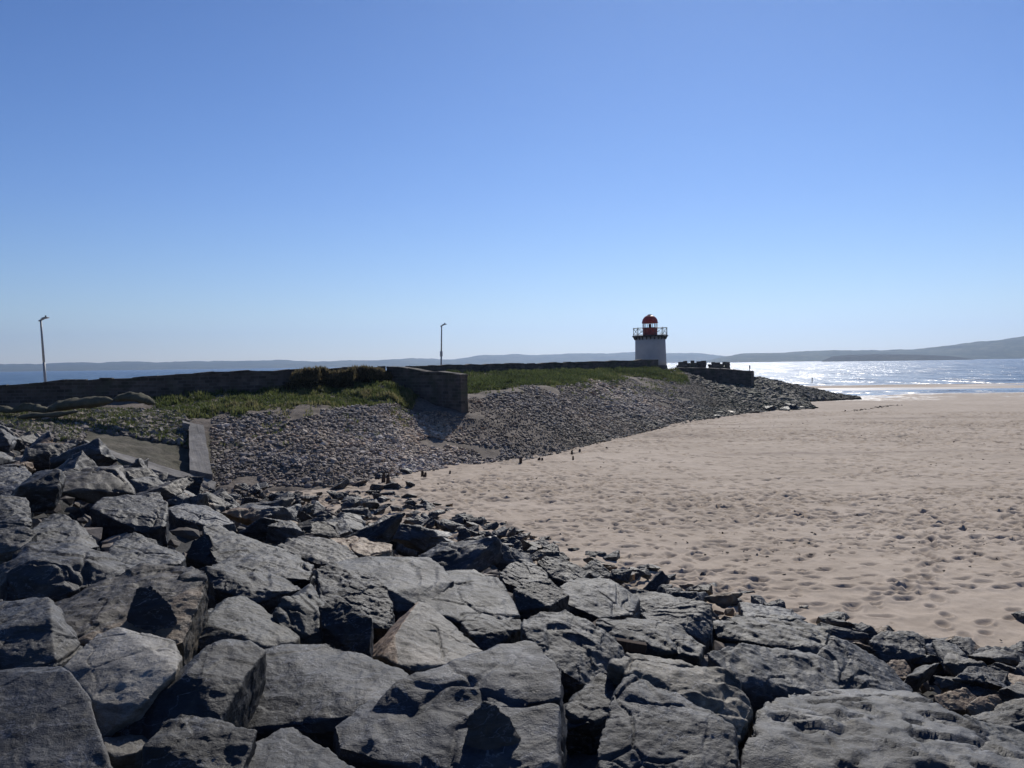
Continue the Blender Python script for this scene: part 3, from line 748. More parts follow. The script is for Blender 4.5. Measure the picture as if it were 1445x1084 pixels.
# describe each one
import collections
desc = collections.defaultdict(list)
TONE = dict(dark='charcoal', slate='slate-blue', grey='mid-grey', pale='pale grey', brown='brownish')
for r in SCAT:
    o, tn, sh, ru, px, py, x, y, size, s = r
    sz = 'large' if size > 1.25 else ('small' if size < .75 else 'medium')
    LM = [(597, 900, 'tan wedge boulder'), (545, 815, 'wide flat blue-grey slab'), (508, 766, 'ochre flat slab'), (95, 800, 'humped bright-rimmed boulder'), (190, 860, 'big brown-mottled boulder'), (1230, 1030, 'giant pitted boulder'), (285, 728, 'whitish sunlit slab'), (300, 690, 'lower kerb end'), (150, 640, 'upper kerb'), (546, 683, 'timber stumps'), (655, 753, 'lone black stone'), (738, 808, 'black blunt block'), (920, 900, 'long undercut slab'), (1090, 895, 'black-fronted boulder'), (1363, 985, 'rust-brown slab'), (1266, 944, 'round rust-orange stone'), (180, 725, 'black square-shouldered block'), (60, 580, 'sandbags'), (845, 803, 'black chisel-topped stone'), (1435, 903, 'split stone'), (90, 748, 'smooth whaleback slab')]
    L = min(LM, key=lambda q: (q[0]-px)**2+((q[1]-py)*1.6)**2); dx, dy = px-L[0], (py-L[1])*1.6
    dr = ('right of' if dx > 0 else 'left of') if abs(dx) > abs(dy) else ('in front of' if dy > 0 else 'beyond')
    far_ = 'close ' if math.hypot(dx, dy) < 45 else ('well ' if math.hypot(dx, dy) > 120 else 'just ')
    if far_ == 'close ': dr = 'beside'; far_ = ''
    edge = ' on the sand' if s == 99 else ''
    desc[f"{sz} {TONE[tn]} {'rust-patched ' if ru and tn in ('brown', 'pale') else ''}{sh} boulder{edge} {far_ if not edge else ''}{dr} the {L[2]}"].append(r)
ORD = ['leftmost', 'second from left', 'third from left', 'fourth from left', 'fifth from left', 'sixth from left', 'seventh from left', 'eighth from left', 'ninth from left', 'tenth from left']
for lab, rs in desc.items():
    rs.sort(key=lambda r: r[4])
    for i, r in enumerate(rs):
        l2 = lab if len(rs) == 1 else f"{lab}, {ORD[min(i, 9)]}"
        tag(r[0], l2, 'boulder', GRP)
for o in [o for o in COL.objects if o.get('category') == 'boulder']: o['group'] = GRP

# bed under the boulders ----------------------------------------------------
def build_bed():
    s = np.linspace(-34, 17, 260); t = np.linspace(-18, 44, 300)
    Sg, Tg = np.meshgrid(s, t, indexing='ij')
    X = Sg*NRM[0]+Tg*TAN[0]; Y = Sg*NRM[1]+Tg*TAN[1]
    x, y = X.ravel(), Y.ravel()
    P = np.stack([x, y, x*0], 1)
    z = S_rev(x, y)-.42+.16*fbm(P*1.1, 4, 71)+.10*ridged(P*2.3, 2, 5)
    z = np.where(y > 36.3, z-(y-36.3)*1.5, z)
    idx = np.arange(len(s)*len(t)).reshape(len(s), len(t))
    Fc = np.stack([idx[:-1, :-1].ravel(), idx[1:, :-1].ravel(), idx[1:, 1:].ravel(), idx[:-1, 1:].ravel()], 1)
    o = mesh_np('rubble_ground', np.stack([x, y, z], 1), Fc, M['bed'], smooth=True); tag(o, kind='structure')
build_bed()

# generic blob cloud of small stones as one mesh
def stone_field(name, pts, sizes, seed, flat=.55, mat=None, tones=None, weed=None, align=None):
    rg = np.random.default_rng(seed); n = len(pts)
    bm = bmesh.new(); bmesh.ops.create_icosphere(bm, subdivisions=1, radius=.5)
    bv = np.array([v.co[:] for v in bm.verts]); bf = np.array([[v.index for v in f.verts] for f in bm.faces]); bm.free()
    nv = len(bv)
    V = np.repeat(bv[None], n, 0)
    V = V*(1+rg.normal(0, .16, (n, nv, 1)))
    sc = np.stack([rg.uniform(.8, 1.35, n), rg.uniform(.6, .95, n), rg.uniform(flat*.7, flat*1.4, n)], 1)*np.asarray(sizes)[:, None]
    V = V*sc[:, None, :]
    a = rg.uniform(0, 2*math.pi, n); tx = rg.normal(0, .45, n)
    ca, sa = np.cos(a), np.sin(a); ct, st = np.cos(tx), np.sin(tx)
    y2 = V[..., 1]*ct[:, None]-V[..., 2]*st[:, None]; z2 = V[..., 1]*st[:, None]+V[..., 2]*ct[:, None]
    x2 = V[..., 0]
    W = np.stack([x2*ca[:, None]-y2*sa[:, None], x2*sa[:, None]+y2*ca[:, None], z2], -1)+np.asarray(pts)[:, None, :]
    Fc = (bf[None]+(np.arange(n)*nv)[:, None, None]).reshape(-1, 3)
    o = mesh_np(name, W.reshape(-1, 3), Fc, mat or M['stones'], smooth=False)
    set_attr(o, 'tone', np.repeat(rg.random(n) if tones is None else tones, nv))
    set_attr(o, 'weed', np.repeat(np.zeros(n) if weed is None else weed, nv))
    return o
# small broken stone choking the gaps between boulders
n = 9000
s_ = RNG.uniform(-10, 15.4, n); t_ = RNG.uniform(0, 41, n)
x = s_*NRM[0]+t_*TAN[0]; y = s_*NRM[1]+t_*TAN[1]
k = ((y > 10.5) | ((x > 5.5) & (y > 10.5))) & (y < 36.2) & (S_rev(x, y) > -.1) & (np.abs(x) < y*.66+2); x, y = x[k], y[k]
o = stone_field('rubble_stones', np.stack([x, y, S_rev(x, y)-.30+RNG.normal(0, .06, len(x))], 1), RNG.uniform(.10, .42, len(x)), 4, .6, None, RNG.random(len(x))*.45)
tag(o, 'small broken stone filling the gaps between the boulders', 'rubble', kind='stuff')

# ------------------------------------------------------------------ breakwater
def crest2(px, Y, z): p = at(px, 515, Y); return np.array([p[0], p[1], z])
W2A = crest2(577, 84, 4.35); W2B = crest2(929, 113.5, 4.35)
def w2(f): return W2A*(1-f)+W2B*f
ST = []   # toe, crest, mid fraction, mid drop fraction
ST.append((np.array([-40, 36.4, 3.3]), np.array([-52, 45, 2.6]), .5, .4))
ST.append((np.array([-26, 36.4, 3.2]), np.array([-40, 47.5, 2.75]), .5, .4))
ST.append((np.array([-18.1, 36.4, 2.1]), np.array([-28.9, 50, 3.0]), .45, .2))
ST.append((np.array([-12.3, 36.6, .15]), np.array([-20.4, 52, 3.5]), .42, .30))
ST.append((np.array([-7.3, 37.7, .05]), np.array([-14.4, 56, 3.79]), .42, .28))
ST.append((at_z(570, 668), np.array([-8.6, 59.0, 3.8]), .44, .25))
ST.append((at_z(650, 655), w2(0), .77, .42))
ST.append((at_z(735, 648), w2(.32), .70, .24))
ST.append((at_z(800, 635), w2(.55), .60, .22))
ST.append((at_z(900, 612), w2(.82), .36, .20))
ST.append((at_z(950, 600), w2(1), .30, .22))
ST.append((at_z(1000, 591), crest2(968, 114, 3.75), .30, .26))
ST.append((at_z(1060, 583), crest2(1015, 112, 2.35), .35, .30))
ST.append((at_z(1147, 577), crest2(1062, 110.5, 1.75), .4, .35))
ST.append((at_z(1135, 566), at(1069, 531.5, 115.5), .4, .35))
ST.append((at_z(1175, 564), at(1130, 545, 120), .4, .4))
ST.append((at_z(1200, 562.5), at(1175, 555, 122), .4, .4))
ST.append((at_z(1216, 562), at(1213, 561, 124), .4, .4))
NST = len(ST)
def station(u):
    i = min(int(u), NST-2); f = u-i; f = f*f*(3-2*f) if False else f
    a, b = ST[i], ST[i+1]
    return a[0]*(1-f)+b[0]*f, a[1]*(1-f)+b[1]*f, a[2]*(1-f)+b[2]*f, a[3]*(1-f)+b[3]*f
SU = []
for i in range(NST-1):
    L = np.linalg.norm(ST[i+1][0][:2]-ST[i][0][:2])+np.linalg.norm(ST[i+1][1][:2]-ST[i][1][:2])
    SU.append(L)
SU = np.cumsum([0]+SU)
def u_len(a): return float(np.interp(a, SU, range(NST)))
def bank_pt(u, v):       # v 0 toe .. 1 crest
    T0, C0, mf, md = station(u)
    fr = 1-v             # 0 crest .. 1 toe
    dz = np.interp(fr, [0, mf, 1], [0, md, 1])
    p = C0*(1-fr)+T0*fr
    z = C0[2]+(T0[2]-C0[2])*dz
    return np.array([p[0], p[1], z])
def bank_noise(P): return .34*np.exp(-(((P[:, 0]+3.1)/1.9)**2+((P[:, 1]-53.2)/1.7)**2))+.6*np.exp(-(((P[:, 0]+7.2)/2.2)**2+((P[:, 1]-56.4)/2.0)**2))+.10*fbm(P*np.array([.5, .5, 0]), 3, 21)+.05*fbm(P*np.array([1.9, 1.9, 0])+5, 2, 23)
def build_bank():
    us = np.linspace(0, NST-1, 620); vs = np.concatenate([[-.12], np.linspace(0, 1, 110)])
    V = []
    for u in us:
        T0, C0, mf, md = station(u)
        out = T0-C0; out[2] = 0; out /= np.linalg.norm(out)
        row = []
        for v in vs:
            if v < 0: row.append(T0+out*1.5+np.array([0, 0, -.9 if u > 4 else -.9]))
            else: row.append(bank_pt(u, v))
        C = row[-1].copy()
        top = 9.0 if u < 11 else (4.0 if u < 13.1 else .6)
        row.append(C-out*top+np.array([0, 0, .02]))
        row.append(C-out*(top+7 if u < 15 else top+3)+np.array([0, 0, -C[2]-1.3]))
        V.append(row)
    V = np.array(V); nu, nv = V.shape[:2]
    P = V.reshape(-1, 3); nz = bank_noise(P).reshape(nu, nv); nz[:, -2:] *= .2
    V[..., 2] += nz
    idx = np.arange(nu*nv).reshape(nu, nv)
    Fc = np.stack([idx[:-1, :-1].ravel(), idx[1:, :-1].ravel(), idx[1:, 1:].ravel(), idx[:-1, 1:].ravel()], 1)
    o = mesh_np('embankment_ground', V.reshape(-1, 3), Fc, M['bank'], smooth=True); set_attr(o, 'weed', np.maximum(np.repeat(np.interp(us, [9, 11.5, 13], [0, .6, 1]), nv), .75*(sstep(-12.2, -13.2, V[..., 0])*sstep(45, 42, V[..., 1])).ravel())); tag(o, kind='structure')
build_bank()
# pitched stones on the bank (nobody could count them)
def on_bank(n, ulo, uhi, vlo, vhi, seed):
    rg = np.random.default_rng(seed)
    la, lb = np.interp([ulo, uhi], range(NST), SU)
    U = np.array([u_len(a) for a in rg.uniform(la, lb, n)]); Vv = rg.uniform(vlo, vhi, n)
    P = np.array([bank_pt(u, v) for u, v in zip(U, Vv)])
    P[:, 2] += bank_noise(P)
    return U, Vv, P, rg
U, Vv, P, rg = on_bank(92000, 2.3, 16.9, -.02, .98, 41)
mf = np.array([station(u)[2] for u in U])
patch = fbm(P*np.array([.16, .16, 0]), 3, 44)
md_ = ((P[:, 0]+7.4)/3.6)**2+((P[:, 1]-56.2)/3.0)**2
keep = ((Vv < 1-mf*.92+.08*patch) | (U > 10.4)) & (md_+.35*patch > 1) & ((U > 4) | (Vv > .02)) & ~((fbm(P*np.array([.35, .35, 0])+9, 2, 48) > .72))
inbare = (U < 4.8) & (Vv < .5)
keep &= (P[:, 0] > np.interp(P[:, 1], [36, 44, 50], [-12.3, -15.0, -16.8])) | (U > 5)
P, U, Vv = P[keep], U[keep], Vv[keep]
bands = fbm(P*np.array([.11, .11, 0])+3, 2, 57); sz = rg.uniform(.08, .24, len(P))*np.clip(1+.55*bands, .55, 1.6)*np.where((U > 11.3) & (rg.random(len(P)) < .5), 2.2, 1)*np.where(rg.random(len(P)) < .05, 1.7, 1)*np.interp(P[:, 1], [38, 60, 100], [.75, .95, 1.15])
tone = np.clip(.53+.26*patch[keep]+rg.normal(0, .2, len(P))-np.interp(U, [10, 12.5], [0, .42]), 0, 1)
weed = np.clip(sstep(.25, .0, Vv)*sstep(6, 9, U)*.8+sstep(9.8, 12.2, U)*1.1, 0, 1)*rg.random(len(P))
o = stone_field('stone_pitching', P+np.array([0, 0, .03]), sz, 42, .5, None, tone, weed)
tag(o, 'grey rubble stone pitching covering the breakwater slope', 'rubble', kind='stuff')
# weedy black rocks along the tip's ridge and the low reef in front: each one a thing
REEF = []
def reef(px, py, wpx, z, Y=None, tint=('dark', (.5, .52, .5))):
    P = at_z(px, py, z) if Y is None else at(px, py, Y)
    size = wpx/F*P[1]*1.2
    o, tn, sh, ru = put_rock(P[0], P[1], P[2]-(.28 if Y else 0), size, tint=tint, tilt=.12)
    o.scale[2] *= .7
    REEF.append((o, px, py))
rr_ = random.Random(5)
for px, py in [(1099, 538), (1110, 540), (1118, 542), (1127, 545), (1136, 547), (1146, 549), (1154, 551), (1163, 553), (1171, 555), (1180, 557), (1188, 558), (1196, 560), (1204, 561), (1212, 562)]:
    reef(px, py, rr_.uniform(9, 14), 0, 117+ (px-1062)/22+rr_.uniform(-1, 1))
for px, py in [(1145, 574), (1133, 575), (1121, 576), (1110, 578), (1097, 575), (1128, 571), (1112, 571), (1086, 578), (1070, 581), (1052, 580), (1040, 576), (1064, 572), (1082, 570), (1098, 567), (1028, 583), (1010, 587), (1140, 563), (1158, 561), (1177, 561)]:
    reef(px, py, rr_.uniform(14, 24), .15)
REEF.sort(key=lambda r: r[1])
nm = ['first', 'second', 'third', 'fourth', 'fifth', 'sixth', 'seventh', 'eighth', 'ninth', 'tenth', 'eleventh', 'twelfth', 'thirteenth', 'fourteenth', 'fifteenth', 'sixteenth', 'seventeenth', 'eighteenth', 'nineteenth', 'twentieth']
ridge = [r for r in REEF if r[2] < 564 and not (r[2] in (563, 561) and r[1] in (1140, 1158, 1177))]
low = [r for r in REEF if r not in ridge]
for i, r in enumerate(ridge): tag(r[0], f'black weedy rock on the tip ridge against the sea, {nm[i]} from the left', 'boulder', 'black rocks at the breakwater tip')
for i, r in enumerate(low): tag(r[0], f'low weed-covered rock at the foot of the breakwater tip, {nm[i]} from the left', 'boulder', 'weedy reef at the breakwater foot')

# grass -----------------------------------------------------------------------
def blades(name, P, hgt, seed, mat, tones, width=.03, nb=5, lean=.5):
    rg = np.random.default_rng(seed); n = len(P)
    B = np.repeat(P, nb, 0)+np.concatenate([rg.normal(0, .09, (n*nb, 2)), np.zeros((n*nb, 1))], 1)
    h = np.repeat(hgt, nb)*rg.uniform(.55, 1.2, n*nb)
    a = rg.uniform(0, 2*math.pi, n*nb); d = np.stack([np.cos(a), np.sin(a), a*0], 1)
    s = np.stack([-np.sin(a), np.cos(a), a*0], 1)*(width*rg.uniform(.6, 1.3, n*nb))[:, None]
    le = (lean*rg.uniform(.2, 1.2, n*nb)*h)[:, None]
    Z = np.array([0, 0, 1.0])
    m = B+d*le*.35+Z*(h*.6)[:, None]; tip = B+d*le+Z*h[:, None]
    V = np.stack([B-s, B+s, m+s*.7, m-s*.7, tip], 1).reshape(-1, 3)
    o4 = np.arange(n*nb)*5
    Fc = np.concatenate([np.stack([o4, o4+1, o4+2], 1), np.stack([o4, o4+2, o4+3], 1), np.stack([o4+3, o4+2, o4+4], 1)])
    o = mesh_np(name, V, Fc, mat)
    set_attr(o, 'tone', np.repeat(np.repeat(tones, nb)+rg.normal(0, .12, n*nb), 5))
    return o
U, Vv, P, rg = on_bank(52000, 2.9, 10.9, .40, 1.0, 61)
mf = np.array([station(u)[2] for u in U])
g = fbm(P*np.array([.22, .22, 0]), 3, 62); g2 = fbm(P*np.array([1.1, 1.1, 0]), 3, 63)
lim = 1-mf*1.0+.09*g+.05*g2
md_ = ((P[:, 0]+7.4)/3.6)**2+((P[:, 1]-56.2)/3.0)**2
keep = ((Vv > lim) | (md_+.3*g < 1.05)) & (rg.random(len(P)) < .66+.3*g2) & ~((P[:, 0] < -17.5) & (Vv < .72))
P1 = P[keep]; tone = np.clip(.36+.24*g[keep]+.20*g2[keep]+np.where(Vv[keep]-lim[keep] < .06, .25, 0), 0, 1)
far = np.interp(P1[:, 1], [45, 100], [1, 1.25])
o = blades('grass', P1, np.clip(.17+.15*g2[keep]+.06*rg.normal(0, 1, len(P1)), .06, .5)*far, 64, M['grass'], tone, .035, 5)
tag(o, 'rough green grass along the top of the breakwater slope', 'grass', kind='stuff')
# scattered tufts in the stones
U, Vv, P, rg = on_bank(1500, 3.2, 10.5, .3, .85, 66)
g2 = fbm(P*np.array([.5, .5, 0]), 2, 67)
k = g2 > .22
o = blades('grass', P[k], np.full(k.sum(), .22), 68, M['grass'], np.clip(.5+g2[k]*.4, 0, 1), .03, 6)
tag(o, 'straggling grass tufts among the pitched stones', 'grass', kind='stuff')

# walls -----------------------------------------------------------------------
def wall_run(name, pts, thick, label, mat='wall', group=None, cope=.12, base=-.6, jag=0, seed=1):
    """pts: (x,y,ztop,zbase) along the face nearest the camera"""
    root = empty(name, (pts[0][0], pts[0][1], pts[0][3]), label, 'wall', group)
    org = np.array([pts[0][0], pts[0][1], pts[0][3]])
    P = [np.array(p, float) for p in pts]
    # densify
    Q = []
    for a, b in zip(P, P[1:]):
        n = max(2, int(np.linalg.norm((b-a)[:2])/.35))
        for i in range(n): Q.append(a+(b-a)*i/n)
    Q.append(P[-1]); Q = np.array(Q)
    tg = np.gradient(Q[:, :2], axis=0); tg /= np.linalg.norm(tg, axis=1)[:, None]
    nr = np.stack([-tg[:, 1], tg[:, 0]], 1)   # away from camera for left-to-right runs
    rg = np.random.default_rng(seed)
    rows = 7; V = []
    nz = fbm(np.stack([Q[:, 0]*1.3, Q[:, 1]*1.3, Q[:, 0]*0], 1), 3, seed)
    tops = Q[:, 2]-cope+(nz*.06)+(rg.normal(0, jag, len(Q)) if jag else 0)
    for side in (0, 1):
        for r in range(rows):
            f = r/(rows-1); z = (Q[:, 3]+base)*(1-f)+(tops+(.07 if cope else 0))*f
            dpt = side*thick+(.03*fbm(np.stack([Q[:, 0]*2, Q[:, 1]*2, z*2], 1), 3, seed+r))
            V.append(np.concatenate([Q[:, :2]+nr*dpt[:, None], z[:, None]], 1))
    V = np.array(V); m = len(Q); A = V.reshape(-1, 3)-org
    ix = np.arange(2*rows*m).reshape(2*rows, m); Fc = []
    order = list(range(rows))+list(range(2*rows-1, rows-1, -1))
    for a, b in zip(order, order[1:]+order[:1]):
        for i in range(m-1): Fc.append((ix[a, i], ix[a, i+1], ix[b, i+1], ix[b, i]))
    Fc.append([ix[a, 0] for a in order][::-1]); Fc.append([ix[a, -1] for a in order])
    mesh_np('stonework', A, Fc, M[mat], root)
    if cope:
        bm = bmesh.new(); i = 0
        while i < m-1:
            j = min(m-1, i+int(rg.integers(2, 4)))
            a, b = Q[i], Q[j]; d = b[:2]-a[:2]; L = np.linalg.norm(d); an = math.atan2(d[1], d[0])
            c = (a+b)/2; mid = c[:2]+nr[i]*thick/2
            sl = math.atan2((tops[j]-tops[i]), L)
            rot = Matrix.Rotation(an, 3, 'Z') @ Matrix.Rotation(-sl, 3, 'Y')
            box(bm, (mid[0]-org[0], mid[1]-org[1], (tops[i]+tops[j])/2-org[2]+cope/2+rg.normal(0, .018)), L*.985, thick+.10, cope, rot)
            i = j
        bm_obj('coping', bm, M[mat], root, bevel=.015)
    return root
wall_run('sea_wall', [(-46, 44.5, 4.0, 2.6), (-33.5, 48.6, 4.15, 2.75), (-28.9, 50, 4.38, 3.0), (-24.5, 51, 4.68, 3.25), (-20.4, 52, 4.83, 3.5), (-14.4, 56, 5.04, 3.79), (-8.4, 59.0, 5.2, 3.8)], .5, 'long dark stone parapet wall on the left, behind the grass', seed=3)
# the return wall steps forward down the bank
rE = at(650, 527.5, 53.5); rEb = at(650, 581, 53.5); rM = at(597, 522.5, 56.2)
wall_run('sea_wall', [(-8.3, 58.85, 5.2, 3.6), (rM[0], rM[1], rM[2], 3.05), (rE[0], rE[1], rE[2], rEb[2])], .55, 'short dark return wall stepping down the slope in the middle', seed=5)
tA, tB = at(577, 516.3, 84), at(929, 507.2, 113.5)
wall_run('sea_wall', [(W2A[0], W2A[1], tA[2], 4.2), (*w2(.5)[:2], (tA[2]+tB[2])/2-.06, 4.2), (W2B[0], W2B[1], tB[2], 4.2)], .5, 'low dark stone wall running along the breakwater to the lighthouse', seed=8)
# block at the tip
e0 = at(952, 518.8, 117.5); e1 = at(1018, 520.5, 112); e2 = at(1060, 523.7, 110)
wall_run('quay_wall', [(e0[0], e0[1], e0[2], 3.2), (e1[0], e1[1], e1[2], 2.0), (e2[0], e2[1], e2[2], 1.5)], 1.2, 'dark masonry quay wall rounding off the breakwater tip', cope=.18, seed=9)
# deck of the tip behind the quay wall
bm = bmesh.new()
pp = [(e0[0], e0[1]+.6, e0[2]-.22), (e1[0]+.2, e1[1]+.8, e1[2]-.22), (e2[0], e2[1]+.8, e2[2]-.22), (e2[0]+1.5, e2[1]+9, e2[2]-.22), (e0[0]+6, e0[1]+16, e0[2]-.22), (e0[0]-9, e0[1]+10, e0[2]-.22), (e0[0]-6, e0[1]+2, e0[2]-.22)]
vt = [bm.verts.new(p) for p in pp]; vb = [bm.verts.new((p[0], p[1], .2)) for p in pp]
bm.faces.new(vt)
for i in range(len(vt)): bm.faces.new((vt[i], vb[i], vb[(i+1) % len(vt)], vt[(i+1) % len(vt)]))
tag(bm_obj('path', bm, M['path']), kind='structure')
# road on the breakwater behind the left wall
def strip(name, L, R, mat):
    V = np.array([p for ab in zip(L, R) for p in ab]); n = len(L)
    Fc = [(2*i, 2*i+1, 2*i+3, 2*i+2) for i in range(n-1)]
    o = mesh_np(name, V, Fc, mat); tag(o, kind='structure')
strip('road', [(-47, 46, 3.95), (-36, 49.5, 4.2), (-30, 51.2, 4.20), (-24, 53.0, 4.15), (-17, 56.4, 4.15), (-13, 62, 4.3), (-12.5, 84.8, 4.42), (4, 102, 4.42), (17, 117, 4.42)], [(-53, 60, 3.95), (-42, 62, 4.2), (-33, 63.5, 4.2), (-27, 64, 4.15), (-22, 66, 4.15), (-20, 72, 4.42), (-20, 90, 4.42), (-4, 110, 4.42), (10, 126, 4.42)], M['path'])

# ruined battlement on the tip
def ruin(pxs, Yd, label, seed):
    rg = np.random.default_rng(seed)
    x0 = at(pxs[0][0], 520.5, Yd); root = empty('ruined_wall', x0, label, 'wall', 'ruined walls on the breakwater tip')
    cnt = 0; pts = []; 
    bm = bmesh.new()
    for (pa, pb, top) in pxs:
        a, b = at(pa, 520.6, Yd), at(pb, 520.6, Yd); z1 = at(pa, top, Yd)[2]; zb = a[2]-.3
        L = b[0]-a[0]; nx = max(1, int(L/.42)); nzr = max(1, int((z1-zb)/.24))
        for i in range(nx):
            for k in range(nzr):
                if k == nzr-1 and rg.random() < .35: continue
                c = (a[0]+(i+.5)*L/nx-x0[0]+rg.normal(0, .03), rg.normal(0, .04), zb+(k+.5)*(z1-zb)/nzr-x0[2])
                box(bm, c, L/nx*rg.uniform(.95, 1.12), .55*rg.uniform(.9, 1.1), (z1-zb)/nzr*rg.uniform(1.0, 1.12), Matrix.Rotation(rg.normal(0, .05), 3, 'Y') @ Matrix.Rotation(rg.normal(0, .08), 3, 'Z'))
    bm_obj('stonework', bm, M['wall'], root, bevel=.04)
ruin([(954, 957, 515.5), (957, 963, 508.5), (963, 975, 509.6), (975, 984, 509), (984, 990, 510), (990, 996, 509.2)], 121, 'ruined black stone wall with a ragged top, left of the gap', 4)
ruin([(999.5, 1009, 511.3), (1009, 1016, 511.8), (1016, 1021, 511), (1021, 1029.5, 508.5)], 121, 'shorter ruined stone wall with a raised right end, right of the gap', 6)

# ------------------------------------------------------------------ lighthouse
def lighthouse():
    Yc = 119.0; k = Yc/F
    b = at(919.8, 519.6, Yc)
    root = empty('lighthouse', (b[0]+.19, b[1]+2.0, b[2]), 'squat white lighthouse with a red domed lantern at the breakwater end', 'lighthouse')
    R = 2.08; top = 4.28
    bm = bmesh.new(); lathe(bm, [(R+.06, .34), (R+.02, 1.2), (R-.02, 3.0), (R-.05, top)], 64); bm_obj('tower', bm, M['white'], root, True)
    bm = bmesh.new(); lathe(bm, [(R+.16, -.6), (R+.16, .28), (R+.07, .34)], 64); bm_obj('plinth', bm, M['black'], root)
    for i in range(24):
        a = 2*math.pi*(i+.5)/24; bm = bmesh.new(); rot = Matrix.Rotation(a, 3, 'Z')
        vs = []
        prof = [(R-.1, top-.42), (R+.06, top-.42), (R+.26, top-.02), (R-.1, top-.02)]
        for sgn in (-.07, .07): vs.append([bm.verts.new(rot @ Vector((r, sgn, z))) for r, z in prof])
        bm.faces.new(vs[0][::-1]); bm.faces.new(vs[1])
        for j in range(4): bm.faces.new((vs[0][j], vs[0][(j+1) % 4], vs[1][(j+1) % 4], vs[1][j]))
        bm_obj('corbel', bm, M['black'], root)
    bm = bmesh.new(); lathe(bm, [(R-.1, top-.02), (2.40, top-.02), (2.44, top+.04), (2.44, top+.13), (2.38, top+.16), (.2, top+.16)], 64); bm_obj('gallery', bm, M['black'], root)
    f = top+.16; NP = 12; rr = 2.33
    post = lambda i: Vector((rr*math.cos(2*math.pi*(i+.25)/NP), rr*math.sin(2*math.pi*(i+.25)/NP), 0))
    rail = None
    def ring(z, r):
        bm = bmesh.new(); Rg = []
        for i in range(NP):
            p = post(i); d = p.normalized()
            Rg.append([bm.verts.new(p+d*(r*math.cos(q))+Vector((0, 0, z+r*math.sin(q)))) for q in np.linspace(0, 2*math.pi, 8, endpoint=False)])
        for i in range(NP):
            A, B = Rg[i], Rg[(i+1) % NP]
            for j in range(8): bm.faces.new((A[j], B[j], B[(j+1) % 8], A[(j+1) % 8]))
        return bm
    rail = bm_obj('railing', ring(f+1.0, .032), M['black'], root); bm_obj('lower_rail', ring(f+.12, .024), M['black'], rail)
    for i in range(NP):
        bm = bmesh.new(); bar(bm, post(i)+Vector((0, 0, f)), post(i)+Vector((0, 0, f+1.06)), .036); bm_obj('post', bm, M['black'], rail)
        a, c = post(i), post(i+1); bm = bmesh.new()
        bar(bm, a+Vector((0, 0, f+.14)), c+Vector((0, 0, f+.98)), .02); bar(bm, c+Vector((0, 0, f+.14)), a+Vector((0, 0, f+.98)), .02)
        bm_obj('cross_brace', bm, M['black'], rail)
    rl = 1.0
    bm = bmesh.new(); lathe(bm, [(rl, f), (rl, f+.95), (rl+.07, f+.97), (rl+.07, f+1.05), (rl-.05, f+1.07)], 12); bm_obj('lantern_wall', bm, M['red'], root)
    z0 = f+1.07; z1 = z0+.62
    fr = None
    bm = bmesh.new(); lathe(bm, [(rl+.02, z1-.05), (rl+.05, z1-.05), (rl+.05, z1+.02), (rl-.05, z1+.02)], 12); fr = bm_obj('lantern_frame', bm, M['red'], root)
    for i in range(12):
        a = 2*math.pi*i/12; bm = bmesh.new(); bar(bm, (rl*.97*math.cos(a), rl*.97*math.sin(a), z0-.02), (rl*.97*math.cos(a), rl*.97*math.sin(a), z1), .04); bm_obj('mullion', bm, M['red'], fr)
    g = NT('lantern_glass'); g.fin((.9, .95, 1), .02); g.b.inputs['Transmission Weight'].default_value = 1; g.b.inputs['IOR'].default_value = 1.02
    bm = bmesh.new()
    for i in range(12):
        a, c = 2*math.pi*i/12, 2*math.pi*(i+1)/12
        bm.faces.new([bm.verts.new((rl*.95*math.cos(q), rl*.95*math.sin(q), z)) for q, z in ((a, z0), (c, z0), (c, z1), (a, z1))])
    bm_obj('glazing', bm, g.m, fr)
    bm = bmesh.new(); lathe(bm, [(.18, f+.16), (.14, z0+.05), (.16, z0+.12), (.20, z0+.3), (.14, z0+.48), (0, z0+.52)], 16); bm_obj('lamp', bm, M['black'], root, True)
    prof = [(rl+.12, z1), (rl+.13, z1+.08)]+[((rl+.07)*math.cos(t), z1+.10+1.0*math.sin(t)) for t in np.linspace(0, math.pi/2*.93, 12)]
    bm = bmesh.new(); lathe(bm, prof, 24); dome = bm_obj('dome', bm, M['red'], root, True)
    bm = bmesh.new(); zt = z1+1.08; lathe(bm, [(.34, zt-.03), (.30, zt+.06), (.12, zt+.12), (0, zt+.13)], 16); bm_obj('dome_cap', bm, M['white'], dome, True)
    root.rotation_euler[1] = -.012
lighthouse()

